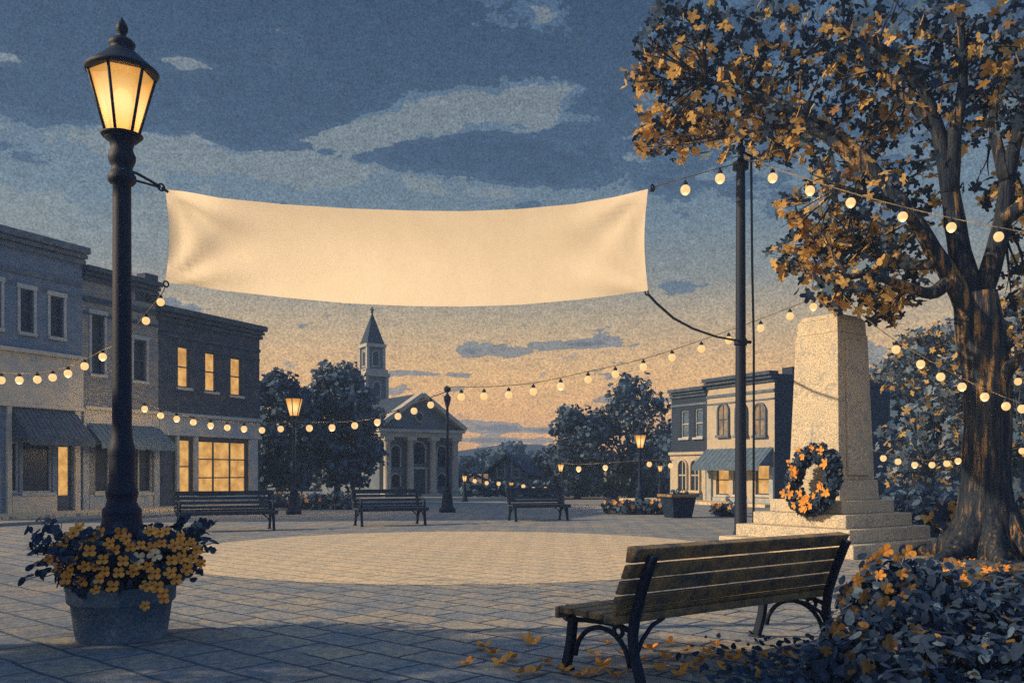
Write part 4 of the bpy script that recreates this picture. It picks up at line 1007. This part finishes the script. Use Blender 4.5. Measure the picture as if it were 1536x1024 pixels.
# local: x across, y into the monument, z up
RW, rw = .445, .145; tilt = .22
def wpos(t, a, k=1.): 
    r_ = RW + rw * k * math.cos(a); x, zz = r_ * math.cos(t) * .86, r_ * math.sin(t); y = -rw * k * math.sin(a)
    zc = RW + rw + zz - .03
    return Vector((x, y + zc * tilt - .05, zc))
ring = MB(); vs = [wpos(2 * math.pi * i / 28, 2 * math.pi * k / 8, .6) for i in range(28) for k in range(8)]
ring.add(vs, [(i * 8 + k, ((i + 1) % 28) * 8 + k, ((i + 1) % 28) * 8 + (k + 1) % 8, i * 8 + (k + 1) % 8) for i in range(28) for k in range(8)], 0, True)
ring.build('ring', M['leaf_dark'], wr)
lf_ = MB()
for _ in range(900):
    t, a = rng.uniform(0, 6.283), rng.uniform(0, 6.283); p = wpos(t, a, rng.uniform(.8, 1.1)); d = p - wpos(t, 0, 0)
    lf_.shape(rng.choice(OVAL + ROUND), p, d.normalized() * .8 + rdir(rng) * .8 + Vector((0, -.4, 0)), rng.uniform(.038, .062), rng.uniform(0, 6), 0 if rng.random() < .8 else 1, .2)
lf_.build('foliage', [M['leaf_dark'], M['leaf_mid']], wr)
for i in range(27):
    t = rng.choice((rng.uniform(1.9, 4.9), rng.uniform(0, 6.283))); a = rng.uniform(.5, 2.6)
    fl = MB(); p = wpos(t, a, 1.18); fl.shape(rng.choice(PETALS + MAPLE[:2]), (0, 0, 0), Vector((rng.uniform(-.4, .4), -1, rng.uniform(-.3, .4))), rng.uniform(.055, .095), rng.uniform(0, 6), 0, .25)
    fl.build('flower', M['petal'], wr, p)
wr.rotation_euler.z = MA - math.pi / 2

# ------------------------------------------------------------------ benches
def bench(label, loc, rz, L, arms, wood, iron, near=False, group=None):
    root = thing('park_bench', label, 'bench', loc, rz, group); bv = .008 if near else 0.
    seat = MB(); bk = MB(); th = .045
    for i, y in enumerate((.04, .165, .29, .425)):
        seat.box(-L / 2, L / 2, y - .052, y + .052, .415 - (.012 if i == 0 else 0), .415 + th)
    seat.box(-L / 2, L / 2, .485, .522, .375, .455)
    for z0, z1, yy in ((.50, .585, -.035), (.60, .69, -.075), (.705, .795, -.118)):
        if not near: z0, z1 = z0 + .012, z1 - .014
        y0, y1 = yy + .018, yy - .018
        bk.slab([(-L / 2, y0, z0), (L / 2, y0, z0), (L / 2, y0 + .055, z0), (-L / 2, y0 + .055, z0)], [(-L / 2, y1, z1), (L / 2, y1, z1), (L / 2, y1 + .055, z1), (-L / 2, y1 + .055, z1)])
    bk.slab([(-L / 2, -.142, .81), (L / 2, -.142, .81), (L / 2, -.085, .81), (-L / 2, -.085, .81)], [(-L / 2, -.185, .90), (L / 2, -.185, .90), (L / 2, -.10, .915), (-L / 2, -.10, .915)])
    bk.slab([(-L / 2, -.012, .462), (L / 2, -.012, .462), (L / 2, .03, .462), (-L / 2, .03, .462)], [(-L / 2, -.03, .492), (L / 2, -.03, .492), (L / 2, .02, .492), (-L / 2, .02, .492)])
    seat.build('seat', wood, root, bevel=bv); bk.build('backrest', wood, root, bevel=bv)
    w = .05 if near else .055
    def strap(name, pts, wx, wy, parent=root):
        mb = MB(); pts = [Vector(p) for p in pts]; vs = []; fs = []
        for i, p in enumerate(pts):
            d = (pts[min(i + 1, len(pts) - 1)] - pts[max(0, i - 1)]).normalized(); nx = Vector((1, 0, 0)); 
            if abs(d.x) > .6: nx = Vector((0, 1, 0))
            nx = (nx - d * nx.dot(d)).normalized(); ny = d.cross(nx)
            k = 1.
            vs += [p + nx * wx / 2 * sx + ny * wy / 2 * sy for sx, sy in ((-1, -1), (1, -1), (1, 1), (-1, 1))]
        for i in range(len(pts) - 1):
            for k in range(4): fs.append((i * 4 + k, i * 4 + (k + 1) % 4, (i + 1) * 4 + (k + 1) % 4, (i + 1) * 4 + k))
        fs += [(3, 2, 1, 0), tuple(range(len(vs) - 4, len(vs)))]; mb.add(vs, fs); return mb.build(name, iron, parent, bevel=.006 if near else 0)
    for sx in (-1, 1):
        x = sx * (L / 2 - .10)
        rear = strap('leg', [(x, -.13, 0), (x, -.115, .06), (x, -.07, .2), (x, -.055, .33), (x, -.075, .46), (x, -.13, .64), (x, -.19, .80), (x, -.215, .86)], w, .05)
        frt = strap('leg', [(x, .53, 0), (x, .51, .06), (x, .475, .2), (x, .46, .33), (x, .45, .385)], w, .055)
        for p_, y in ((rear, -.13), (frt, .53)): MB().box(x - .04, x + .04, y - .055, y + .045, 0, .022).build('foot', iron, p_, bevel=.006 if near else 0)
        br = MB(); br.tube([(x, -.06, .35), (x, .05, .385), (x, .2, .385), (x, .35, .375), (x, .46, .36)], .018, 7)
        arc = [(x, .2 + .235 * math.cos(t), .10 + .245 * math.sin(t)) for t in [R(5 + 170 * i / 12) for i in range(13)]]
        br.tube(arc, .017, 7)
        br.torus((x, .50, .40), .045, .017, (1, 0, 0)); br.torus((x, .06, .345), .035, .014, (1, 0, 0))
        br.tube([(x - sx * .01, -.07, .2), (x - sx * .08, -.06, .30), (x - sx * .2, -.03, .375), (x - sx * .34, .0, .405)], .014, 7)
        br.build('brace', iron, root)
        if arms:
            am = MB().tube([(x, -.14, .66), (x, 0, .675), (x, .2, .68), (x, .38, .67), (x, .45, .63), (x, .46, .56), (x, .44, .46)], .03, 8)
            am.build('armrest', iron, root)
    return root
Ln = 2.25; bd = Vector((.80, .60, 0)); bp = Vector((-.60, .80, 0))
o = Vector((.735, 5.5, 0)) + bd * (Ln / 2) + bp * .16
near = bench('large weathered bench seen from behind in the right foreground', o, math.atan2(.6, .8), Ln, False, M['wood'], M['iron'], True)
near.scale = (1, 1.12, .98)
gb = 'benches across the square'
def fb_(label, px, py, L, ang, arms): 
    g = G(px, py); bench(label, (g.x, g.y, .0), math.pi + ang, L, arms, M['wood_far'], M['iron_far'], group=gb)
fb_('navy bench with armrests in front of the lit corner shop', 338, 795, 2.25, R(24), True)
fb_('navy bench with armrests in front of the church', 582, 787, 1.85, R(25), True)
fb_('smaller navy bench without armrests in front of the far houses', 804, 780, 1.7, R(17), False)

# ------------------------------------------------------------------ lamps
def lantern(root, z, s, iron, n=6, big=False):
    """lantern head whose floor is at height z; s = its height (glass) in metres"""
    ws, wt = .21 * s / .51, .50 * s / .51 * .5; rb = .115 * s / .51 * 1.0
    gl = MB().lathe([(rb, 0), (wt, s)], n, (0, 0, z + .01), 0, False, R(30)); go = gl.build('lantern_glass', M['lantern_glass'], root)
    MB().ball((0, 0, z + s * .55), s * .19, 14, 10, 0, (.85, .85, 1.25)).build('flame_bulb', M['lamp_core'], root)
    fr = MB()
    for k in range(n):
        t = R(30) + 2 * math.pi * k / n
        a = Vector((rb * 1.03 * math.cos(t), rb * 1.03 * math.sin(t), z)); b = Vector((wt * 1.03 * math.cos(t), wt * 1.03 * math.sin(t), z + s + .01))
        fr.tube([a, b], s * .026, 6)
    fr.lathe([(rb * 1.0, -.01 * s), (rb * 1.35, 0), (rb * 1.45, .03 * s), (rb * 1.1, .06 * s)], 20, (0, 0, z))
    fr.build('lantern_frame', iron, root)
    k = s / .51
    MB().lathe([(.275 * k, 0), (.29 * k, .03 * k), (.27 * k, .05 * k), (.20 * k, .11 * k), (.135 * k, .17 * k), (.10 * k, .2 * k), (.085 * k, .215 * k), (.10 * k, .235 * k), (.105 * k, .26 * k), (.085 * k, .285 * k), (.045 * k, .305 * k), (.028 * k, .325 * k),
                (.03 * k, .335 * k), (.046 * k, .36 * k), (.048 * k, .39 * k), (.036 * k, .42 * k), (.014 * k, .455 * k), (.003 * k, .475 * k)], 24, (0, 0, z + s)).build('lantern_roof', iron, root)
D0 = 7.3
def z0(py): return EYE + (HY - py) / F * D0
lx = (183 - CX) / F * D0
lamp = thing('street_lamp', 'tall navy street lamp with glowing lantern standing in the flower pot', 'street lamp', (lx, D0, 0))
k = D0 / F
prof = [(.20, .02)] + [(w / 2 * k, z0(y)) for w, y in ((66, 860), (66, 802), (66, 797), (60, 788), (55, 778), (56, 770), (56, 764), (46, 758), (42, 750), (45, 742), (47, 738), (42, 732), (37, 722), (37, 690), (38, 684), (40, 678), (36, 670), (33, 664), (30, 655), (28, 640), (27, 500), (26, 300), (26, 278), (34, 276), (40, 272), (40, 264), (34, 260), (30, 256), (30, 250), (34, 247), (39, 240), (39, 234), (33, 228), (31, 222), (36, 214), (48, 210), (50, 206))]
MB().lathe(prof, 28).build('post', M['iron'], lamp)
lantern(lamp, z0(206), (206 - 113) * k, M['iron'])
pt = bpy.data.lights.new('lantern_light', 'POINT'); pt.energy = 150; pt.color = (1, .62, .25); pt.shadow_soft_size = .12
po = bpy.data.objects.new('lantern_light', pt); COL.objects.link(po); po.parent = lamp; po.location = (0, 0, z0(160)); 
def lamp_post(label, px, py, top, hs_, fat=1., group='smaller street lamps'):
    g = G(px, py); d = g.y; k = d / F; H = EYE + (HY - top) * k
    root = thing('street_lamp', label, 'street lamp', g, 0, group)
    s = hs_ * k; zl = H - s - s / .51 * .475
    MB().lathe([(r_ * fat, q) for r_, q in ((.25, 0), (.25, .1), (.19, .16), (.16, .45), (.125, .72), (.14, .78), (.10, .84), (.07, .92), (.058, 1.1), (.048, zl - .4), (.048, zl - .3), (.085, zl - .26), (.05, zl - .2), (.05, zl - .12), (.11, zl - .03), (.09, zl))], 16).build('post', M['iron_far'], root)
    lantern(root, zl, s, M['iron_far'])
    return root
lamp_post('street lamp strung with lights in front of the left trees', 441, 771, 573, 27)
lamp_post('slim street lamp rising from the flower bed, right of centre', 960, 770, 634, 20)
fl_ = 'tiny far street lamps'
lamp_post('tiny far street lamp right of the church', 697, 752, 705, 9, .6, group=fl_)
lamp_post('tiny far street lamp before the gabled house', 767, 752, 716, 8, .6, group=fl_)
lamp_post('far street lamp before the round dark tree', 841, 758, 686, 11, .6, group=fl_)
lamp_post('far street lamp beside the dark right shop', 990, 756, 690, 9, .6, group=fl_)

# poles
g = G(671, 768)
pole = thing('light_pole', 'thin navy pole with ball top in front of the church', 'pole', g); kk = g.y / F; H = EYE + (HY - 588) * kk
MB().lathe([(.28, 0), (.28, .12), (.2, .18), (.17, .55), (.12, .75), (.075, .85), (.055, 1.), (.045, H - .5), (.07, H - .45), (.12, H - .25), (.12, H - .15), (.06, H - .1), (.03, H - .02)], 14).build('post', M['iron_far'], pole)
MB().ball((0, 0, H + .10), .12).build('ball_finial', M['iron_far'], pole)
DP = 17.0; pxp = 1111
bp_ = P(pxp, 708, DP); bp_.z = 0
tp = thing('banner_pole', 'tall navy pole with ball finial behind the monument steps', 'pole', bp_); zP = lambda y: EYE + (HY - y) / F * DP
MB().lathe([(.14, 0), (.14, .2), (.12, .25), (.105, 1.5), (.085, zP(270)), (.08, zP(255)), (.15, zP(254)), (.15, zP(244)), (.06, zP(240)), (.055, zP(228)), (.09, zP(226)), (.09, zP(222)), (.05, zP(218)), (.045, zP(212))], 16).build('post', M['iron'], tp)
MB().ball((0, 0, zP(205)), .09).build('ball_finial', M['iron'], tp)
MB().tube([(.05, -.02, zP(229)), (.2, -.03, zP(236)), (.2, -.03, zP(240))], .025).tube([(-.1, 0, zP(512)), (.2, 0, zP(513))], .03).build('bracket', M['iron'], tp)
MB().lathe([(.115, zP(518)), (.125, zP(516)), (.125, zP(510)), (.115, zP(508))], 14).build('clamp', M['iron'], tp)
MB().tube([(.19, -.03, zP(238)), (.21, -.03, zP(400)), (.24, -.03, zP(513)), (.24, -.03, zP(640)), (.235, -.03, .02)], .022, 6).build('halyard', M['rope'], tp)

# ------------------------------------------------------------------ pot of flowers
rng = random.Random(80)
pot = thing('flower_pot', 'large blue grey pot of amber flowers around the street lamp base', 'planter', (lx, D0, 0))
MB().lathe([(.325, 0), (.342, .012), (.345, .03), (.382, .30), (.396, .305), (.41, .32), (.415, .415), (.425, .425), (.425, .445), (.395, .455), (.375, .41)], 40).build('pot', M['pot'], pot)
MB().lathe([(.378, .405), (.3, .42), (.14, .44)], 24).build('soil', M['soil'], pot)
lf_ = MB(); cz = .64
leaves(lf_, (0, 0, cz - .06), (.50, .50, .35), 1000, .045, OVAL + ROUND, [.72, .25, .03], rng, .5, .2, .25, zmin=.42)
sg_ = MB()
for _ in range(110):
    a = rng.uniform(0, 6.283); up = rng.uniform(-.25, 1.25); L = rng.uniform(.55, .74)
    d = Vector((math.cos(a), math.sin(a) * .9, up * .55)); p0 = Vector((d.x * .3, d.y * .3, cz - .1)); p1 = Vector((d.x * L, d.y * L, cz - .12 + d.z * .62 + .05))
    sg_.tube([p0, p0.lerp(p1, .5) + Vector((0, 0, .05)), p1], [.006, .005, .003], 5)
    for q in range(9):
        t = .25 + .085 * q; pp = p0.lerp(p1, t) + Vector((0, 0, .05 * 4 * t * (1 - t))); side = Vector((-d.y, d.x, 0)).normalized() * (.034 if q % 2 else -.034)
        lf_.shape(OVAL[0], pp + side + Vector((0, 0, .012)), rdir(rng) * .7 + Vector((0, -.5, .5)), rng.uniform(.03, .045), rng.uniform(0, 6.28), 0 if rng.random() < .8 else 1, .2)
    lf_.shape(OVAL[0], p1, rdir(rng) * .7 + Vector((0, -.6, .4)), .042, rng.uniform(0, 6.28), 0, .2)
sg_.build('stem', M['bark_far'], pot); lf_.build('foliage', [M['leaf_dark'], M['leaf_mid'], M['amber_dull']], pot)
proto = []
for q in range(4):
    fl = MB(); fl.shape(bloom(5 if q % 2 else 4, 90 + q), (0, 0, 0), (0, 0, 1), .056, 0, 0, .35); fl.ball((0, 0, .008), .009, 8, 4, 1)
    proto.append(fl)
pm = [None] * 4
def flower(p, nrm, s, pale=False):
    q = rng.randrange(4)
    if pale: o = proto[q].build('flower', [M['petal_pale'], M['soil']], pot)
    elif pm[q] is None: pm[q] = o = proto[q].build('flower', [M['petal'], M['amber_dull']], pot)
    else: o = pm[q].copy(); COL.objects.link(o); o.parent = pot
    o.location = p; o.rotation_euler = Vector(nrm).to_track_quat('Z', 'Y').to_euler(); o.scale = (s, s, s)
    if pale: o['label'] = 'cream flower among the amber ones'
for px, py in ((110, 800), (137, 806), (120, 818), (135, 826), (95, 833), (110, 842), (88, 852), (143, 850), (105, 858), (155, 839), (165, 815), (172, 825), (185, 841), (196, 820), (212, 817), (240, 800), (249, 797), (262, 818), (271, 804), (257, 840), (272, 837), (233, 860), (256, 860), (280, 854), (220, 879), (237, 880), (245, 890), (150, 868), (200, 858), (218, 908), (287, 812), (226, 797), (98, 815), (295, 824), (128, 850), (247, 897), (182, 800), (276, 820), (75, 838), (82, 822), (118, 792), (150, 800), (158, 856), (178, 858), (190, 808), (205, 848), (222, 850), (243, 815), (228, 822), (265, 868), (290, 838), (100, 868), (122, 872), (170, 880), (145, 885), (302, 845)):
    p = P(px, py, D0) - pot.location; rx = max(0., 1 - (p.x / .66) ** 2); p.y = -.54 * math.sqrt(rx) * rng.uniform(1.0, 1.14)
    sc = (D0 + p.y) / D0; p.x = (px - CX) / F * (D0 + p.y) - lx; p.z = EYE + (HY - py) / F * (D0 + p.y)
    flower(p, (p.x * .7 + rng.uniform(-.3, .3), -.9, .35 + rng.uniform(-.3, .3)), rng.uniform(.72, 1.0))
for px, py in ((208, 838), (233, 832)):
    p = P(px, py, D0 - .56) - pot.location; flower(p, (rng.uniform(-.2, .2), -1, .2), 1.0, True)

# bin by the right bed
g = G(1017, 776)
bn = thing('planter_box', 'square navy planter box beside the flower bed near the right shops', 'planter', g, R(18)); k = g.y / F
a0, a1, hb = .30, .40, .66
MB().slab([(-a0, -a0, 0), (a0, -a0, 0), (a0, a0, 0), (-a0, a0, 0)], [(-a1, -a1, hb), (a1, -a1, hb), (a1, a1, hb), (-a1, a1, hb)]).build('box', M['iron_far'], bn, bevel=.01)
MB().box(-.46, .46, -.46, -.38, hb - .04, hb + .04).box(-.46, .46, .38, .46, hb - .04, hb + .04).box(-.46, -.38, -.377, .377, hb - .04, hb + .04).box(.38, .46, -.377, .377, hb - .04, hb + .04).build('rim', M['wood'], bn, bevel=.008)
lf_ = MB(); leaves(lf_, (0, 0, hb + .04), (.32, .32, .18), 90, .07, OVAL, [.8, .2], random.Random(5), .5); lf_.build('foliage', [M['leaf_dark'], M['leaf_far']], bn)

# ------------------------------------------------------------------ banner
DL, DR = 7.62, 14.2
A0, A1, B0, B1 = P(247, 284, DL), P(251, 424, DL), P(974, 284, DR), P(967, 436, DR)
# it is straight in plan from the lamp to the pole
ban = thing('banner', 'blank cream canvas banner hung between the street lamp and tall pole', 'banner', P(247, 284, DL))
C0 = ban.location.copy()
NU, NV = 72, 18; vs = []; fs = []
def plan(t): return A0.lerp(B0, t)
nb = Vector((B0.y - A0.y, -(B0.x - A0.x), 0)).normalized()
ptop = [(247, 284), (330, 298), (420, 308), (520, 314), (620, 316), (700, 316), (780, 313), (860, 306), (920, 296), (974, 283)]
pbot = [(250, 424), (330, 436), (420, 446), (520, 454), (620, 458), (700, 459), (780, 457), (860, 450), (920, 443), (969, 436)]
def interp(pl_, x):
    for (x0_, y0_), (x1_, y1_) in zip(pl_, pl_[1:]):
        if x <= x1_: return y0_ + (y1_ - y0_) * (x - x0_) / (x1_ - x0_)
    return pl_[-1][1]
def depth_at(px):      # where the sight line px crosses the straight plan of the banner
    kx = (px - CX) / F; dx, dy = B0.x - A0.x, B0.y - A0.y
    s_ = (kx * A0.y - A0.x) / (dx - kx * dy); return A0.y + s_ * dy
for i in range(NU + 1):
    t = i / NU
    for j in range(NV + 1):
        v = j / NV
        bow = 5.5 * math.sin(math.pi * v)
        px = 248 + (972 - 248) * t; px += (bow * max(0, 1 - t * 9) - bow * max(0, 1 - (1 - t) * 9))
        d = depth_at(px); sag = (math.sin(math.pi * min(1, max(0, t))) ** 2)
        yt, yb = interp(ptop, px), interp(pbot, px)
        p = P(px, yt + (yb - yt) * v, d)
        # soft folds drawn from the tied corners
        w = 0.
        for cu, cv, s1 in ((0, 0, 1), (1, 0, 1), (0, 1, -1), (1, 1, -1)):
            du, dv = abs(t - cu) * 4.6, abs(v - cv); r_ = math.hypot(du, dv)
            ang = math.atan2(dv, du); w += .042 * math.exp(-r_ * 1.6) * math.cos(ang * 9) * min(1, r_ * 4)
        w += .06 * math.sin(t * 6.1 + v * 1.5) * math.sin(math.pi * t) + .10 * math.sin(math.pi * v) * math.sin(math.pi * t)
        vs.append(p + nb * w - C0)
for i in range(NU):
    for j in range(NV):
        a = i * (NV + 1) + j; fs.append((a, a + 1, a + NV + 2, a + NV + 1))
mb = MB().add(vs, fs, 0, True); cl = mb.build('cloth', M['banner'], ban)
def ringp(px, py, d, r_): MB().torus(P(px, py, d) - C0, r_, r_ * .3, nb).build('ring', M['iron'], ban)
ringp(242, 281, DL - .02, .028); ringp(249, 426, DL, .024); ringp(979, 282, DR, .05); ringp(970, 438, DR, .045)
def rope(pts, r_): MB().tube([P(*p) - C0 for p in pts], r_, 6).build('rope', M['rope'], ban)
rope([(185, 254, D0 - .08), (205, 260, 7.4), (225, 271, 7.52), (240, 280, DL)], .012); rope([(192, 268, D0 - .05), (215, 274, 7.45), (240, 281, DL)], .011)
rope([(243, 282, DL), (252, 288, DL)], .012)
rope([(972, 441, DR), (985, 455, 14.6), (1010, 477, 15.2), (1040, 493, 15.8), (1075, 505, 16.4), (1108, 511, 16.9)], .022); rope([(975, 287, DR), (981, 281, DR)], .02)

# ------------------------------------------------------------------ string lights
bulbmesh = {}
# the bulbs that hang close to leaves, walls or bark light them up
LIT = {(1028, 285): 12, (1080, 268): 14, (1159, 267): 14, (1215, 286): 12, (1276, 304): 12, (1354, 325): 12, (1427, 341): 14, (1381, 546): 8, (1443, 580): 12, (1477, 595): 14,
       (265, 628): 70, (316, 638): 70, (366, 643): 70, (217, 613): 50, (498, 641): 90, (566, 633): 90, (154, 535): 8, (102, 560): 10, (29, 570): 12, (841, 579): 50, (1372, 697): 16, (1437, 691): 16, (868, 703): 60, (908, 701): 60, (1220, 460): 10}
def string(label, pts, bulbs, rpx, cord_px=1.6, drop=1.7):
    """pts: cord (px, py, depth); bulbs: (px, py) of the globes, hung just under the cord"""
    W_ = [P(*p) for p in pts]; o = W_[0]
    root = thing('string_lights', label, 'string lights', o, 0, 'festoon strings over the square')
    sm = []
    for i in range(len(pts) - 1):
        for t in (0, .25, .5, .75):
            a, b, c, d = W_[max(0, i - 1)], W_[i], W_[i + 1], W_[min(len(W_) - 1, i + 2)]
            sm.append(.5 * ((2 * b) + (c - a) * t + (2 * a - 5 * b + 4 * c - d) * t * t + (3 * b - a - 3 * c + d) * t ** 3) - o)
    sm.append(W_[-1] - o)
    dm = sum(p[2] for p in pts) / len(pts)
    MB().tube(sm, [cord_px / F * (p + o).y * .5 for p in sm], 6).build('cord', M['cord'], root)
    def dep(px):
        for (x0_, _, d0_), (x1_, _, d1_) in zip(pts, pts[1:]):
            if min(x0_, x1_) <= px <= max(x0_, x1_): return d0_ + (d1_ - d0_) * (px - x0_) / (x1_ - x0_ + 1e-9)
        return pts[-1][2]
    key = None
    for (px, py) in bulbs:
        d = dep(px); r_ = rpx * .9 * d / F; p = P(px, py, d) - o
        if 'b' not in bulbmesh:
            bulbmesh['b'] = MB().ball((0, 0, 0), 1., 16, 10, 0, (1, 1, 1.06)).build('bulb', M['bulb'], root)
            bulbmesh['s'] = MB().lathe([(.42, .92), (.5, 1.0), (.5, 1.5), (.34, 1.62), (.2, 1.8), (.2, 2.0)], 10).build('socket', M['iron_far'], bulbmesh['b'])
            b = bulbmesh['b']
        else:
            b = bulbmesh['b'].copy(); COL.objects.link(b); b.parent = root
            s_ = bulbmesh['s'].copy(); COL.objects.link(s_); s_.parent = b
        b.location = p; b.scale = (r_, r_, r_)
        if (px, py) in LIT:
            l_ = bpy.data.lights.new('bulb_light', 'POINT'); l_.energy = LIT[(px, py)] * .6; l_.color = (1, .64, .28); l_.shadow_soft_size = r_
            lo = bpy.data.objects.new('bulb_light', l_); COL.objects.link(lo); lo.parent = root; lo.location = p + Vector((0, 0, -r_ * 1.5))
string('short string of two bulbs from the banner to the pole top', [(980, 281, DR), (1030, 266, 15.2), (1080, 252, 16.3), (1109, 244, 16.9)], [(1028, 285), (1080, 268)], 8.2)
string('upper right string running from the pole top past the amber tree', [(1116, 238, 16.9), (1159, 252, 15.3), (1215, 270, 13.8), (1276, 289, 12.7), (1354, 310, 11.8), (1427, 327, 11.2), (1498, 341, 10.8), (1580, 356, 10.4)], [(1159, 267), (1215, 286), (1276, 304), (1354, 325), (1427, 341), (1498, 355)], 8.0)
string('long string rising from the church pole to the amber tree', [(672, 580, 30.3), (726, 580, 29), (800, 574, 27.2), (882, 557, 25.2), (965, 538, 23.3), (1052, 510, 21.2), (1141, 478, 19.2), (1220, 447, 17.2), (1262, 430, 14.2)],
       [(692, 595), (726, 594), (763, 592), (800, 587), (841, 579), (882, 569), (923, 561), (965, 550), (1008, 536), (1052, 523), (1093, 510), (1141, 492), (1185, 474), (1220, 460)], 6.3, 1.5)
string('string sloping down across the big trunk to the right', [(1262, 440, 14.2), (1300, 478, 14.), (1344, 511, 13.7), (1381, 533, 13.4), (1443, 567, 13.2), (1509, 596, 13.), (1580, 622, 12.8)], [(1344, 524), (1381, 546), (1411, 565), (1443, 580), (1477, 595), (1509, 609), (1533, 613)], 7.0, 1.3)
string('string from the middle lamp to the church pole', [(442, 632, 29.3), (470, 633, 29.4), (532, 631, 29.7), (566, 625, 29.9), (621, 605, 30.1), (668, 588, 30.3)], [(464, 642), (498, 641), (532, 638), (566, 633), (597, 624), (621, 616), (646, 607)], 5.6, 1.5)
string('string from the tan brick shop to the middle lamp', [(196, 596, 27.8), (217, 605, 27.9), (265, 620, 28.2), (316, 629, 28.5), (366, 634, 28.8), (421, 634, 29.2), (438, 631, 29.3)], [(217, 613), (241, 623), (265, 628), (290, 633), (316, 638), (341, 641), (366, 643), (393, 645), (421, 643)], 5.2, 1.3)
string('string falling behind the big street lamp to the left edge', [(248, 428, DL), (241, 443, 7.7), (219, 470, 8.0), (185, 510, 8.4), (154, 525, 8.8), (127, 539, 9.2), (79, 556, 9.9), (29, 560, 10.6), (-40, 556, 11.4)], [(241, 453), (219, 481), (154, 535), (127, 549), (102, 560), (79, 566), (56, 569), (29, 570), (2, 570)], 6.4, 1.6)
string('faint far string of bulbs behind the monument and trunk', [(1308, 674, 21), (1347, 684, 21), (1398, 690, 21), (1437, 684, 21), (1480, 676, 21), (1510, 675, 21), (1580, 660, 21)], [(1325, 687), (1347, 692), (1372, 697), (1398, 697), (1420, 695), (1437, 691), (1510, 683), (1533, 676)], 5.2, 1.2)
string('short string of bulbs just under the right branch', [(1490, 545, 14.9), (1527, 563, 14.9), (1580, 575, 14.9)], [(1527, 572), (1552, 580)], 6., 1.2)
string('far string between the small lamp and the dark right shop', [(842, 694, 36.2), (868, 696, 36), (908, 694, 36), (974, 690, 36), (1010, 690, 36)], [(868, 703), (908, 701), (974, 696), (1006, 698)], 4.4, .9)
string('tiny far string in front of the gabled house', [(698, 712, 47), (730, 718, 47), (767, 718, 47), (800, 727, 47), (840, 726, 47)], [(712, 721), (730, 724), (748, 725), (785, 729), (800, 733), (818, 733)], 3.4, .7)

# ------------------------------------------------------------------ evening air
hm = bpy.data.materials.new('evening_haze'); hm.use_nodes = True; nt = hm.node_tree
nt.nodes.remove(nt.nodes['Principled BSDF'])
pv = nt.nodes.new('ShaderNodeVolumePrincipled'); pv.inputs['Color'].default_value = (.45, .66, 1., 1); pv.inputs['Density'].default_value = .0022; pv.inputs['Anisotropy'].default_value = .2
nt.links.new(pv.outputs[0], nt.nodes['Material Output'].inputs['Volume'])
tag(MB().box(-290, 290, -65, 290, -1, 15).build('haze', hm), kind='stuff')
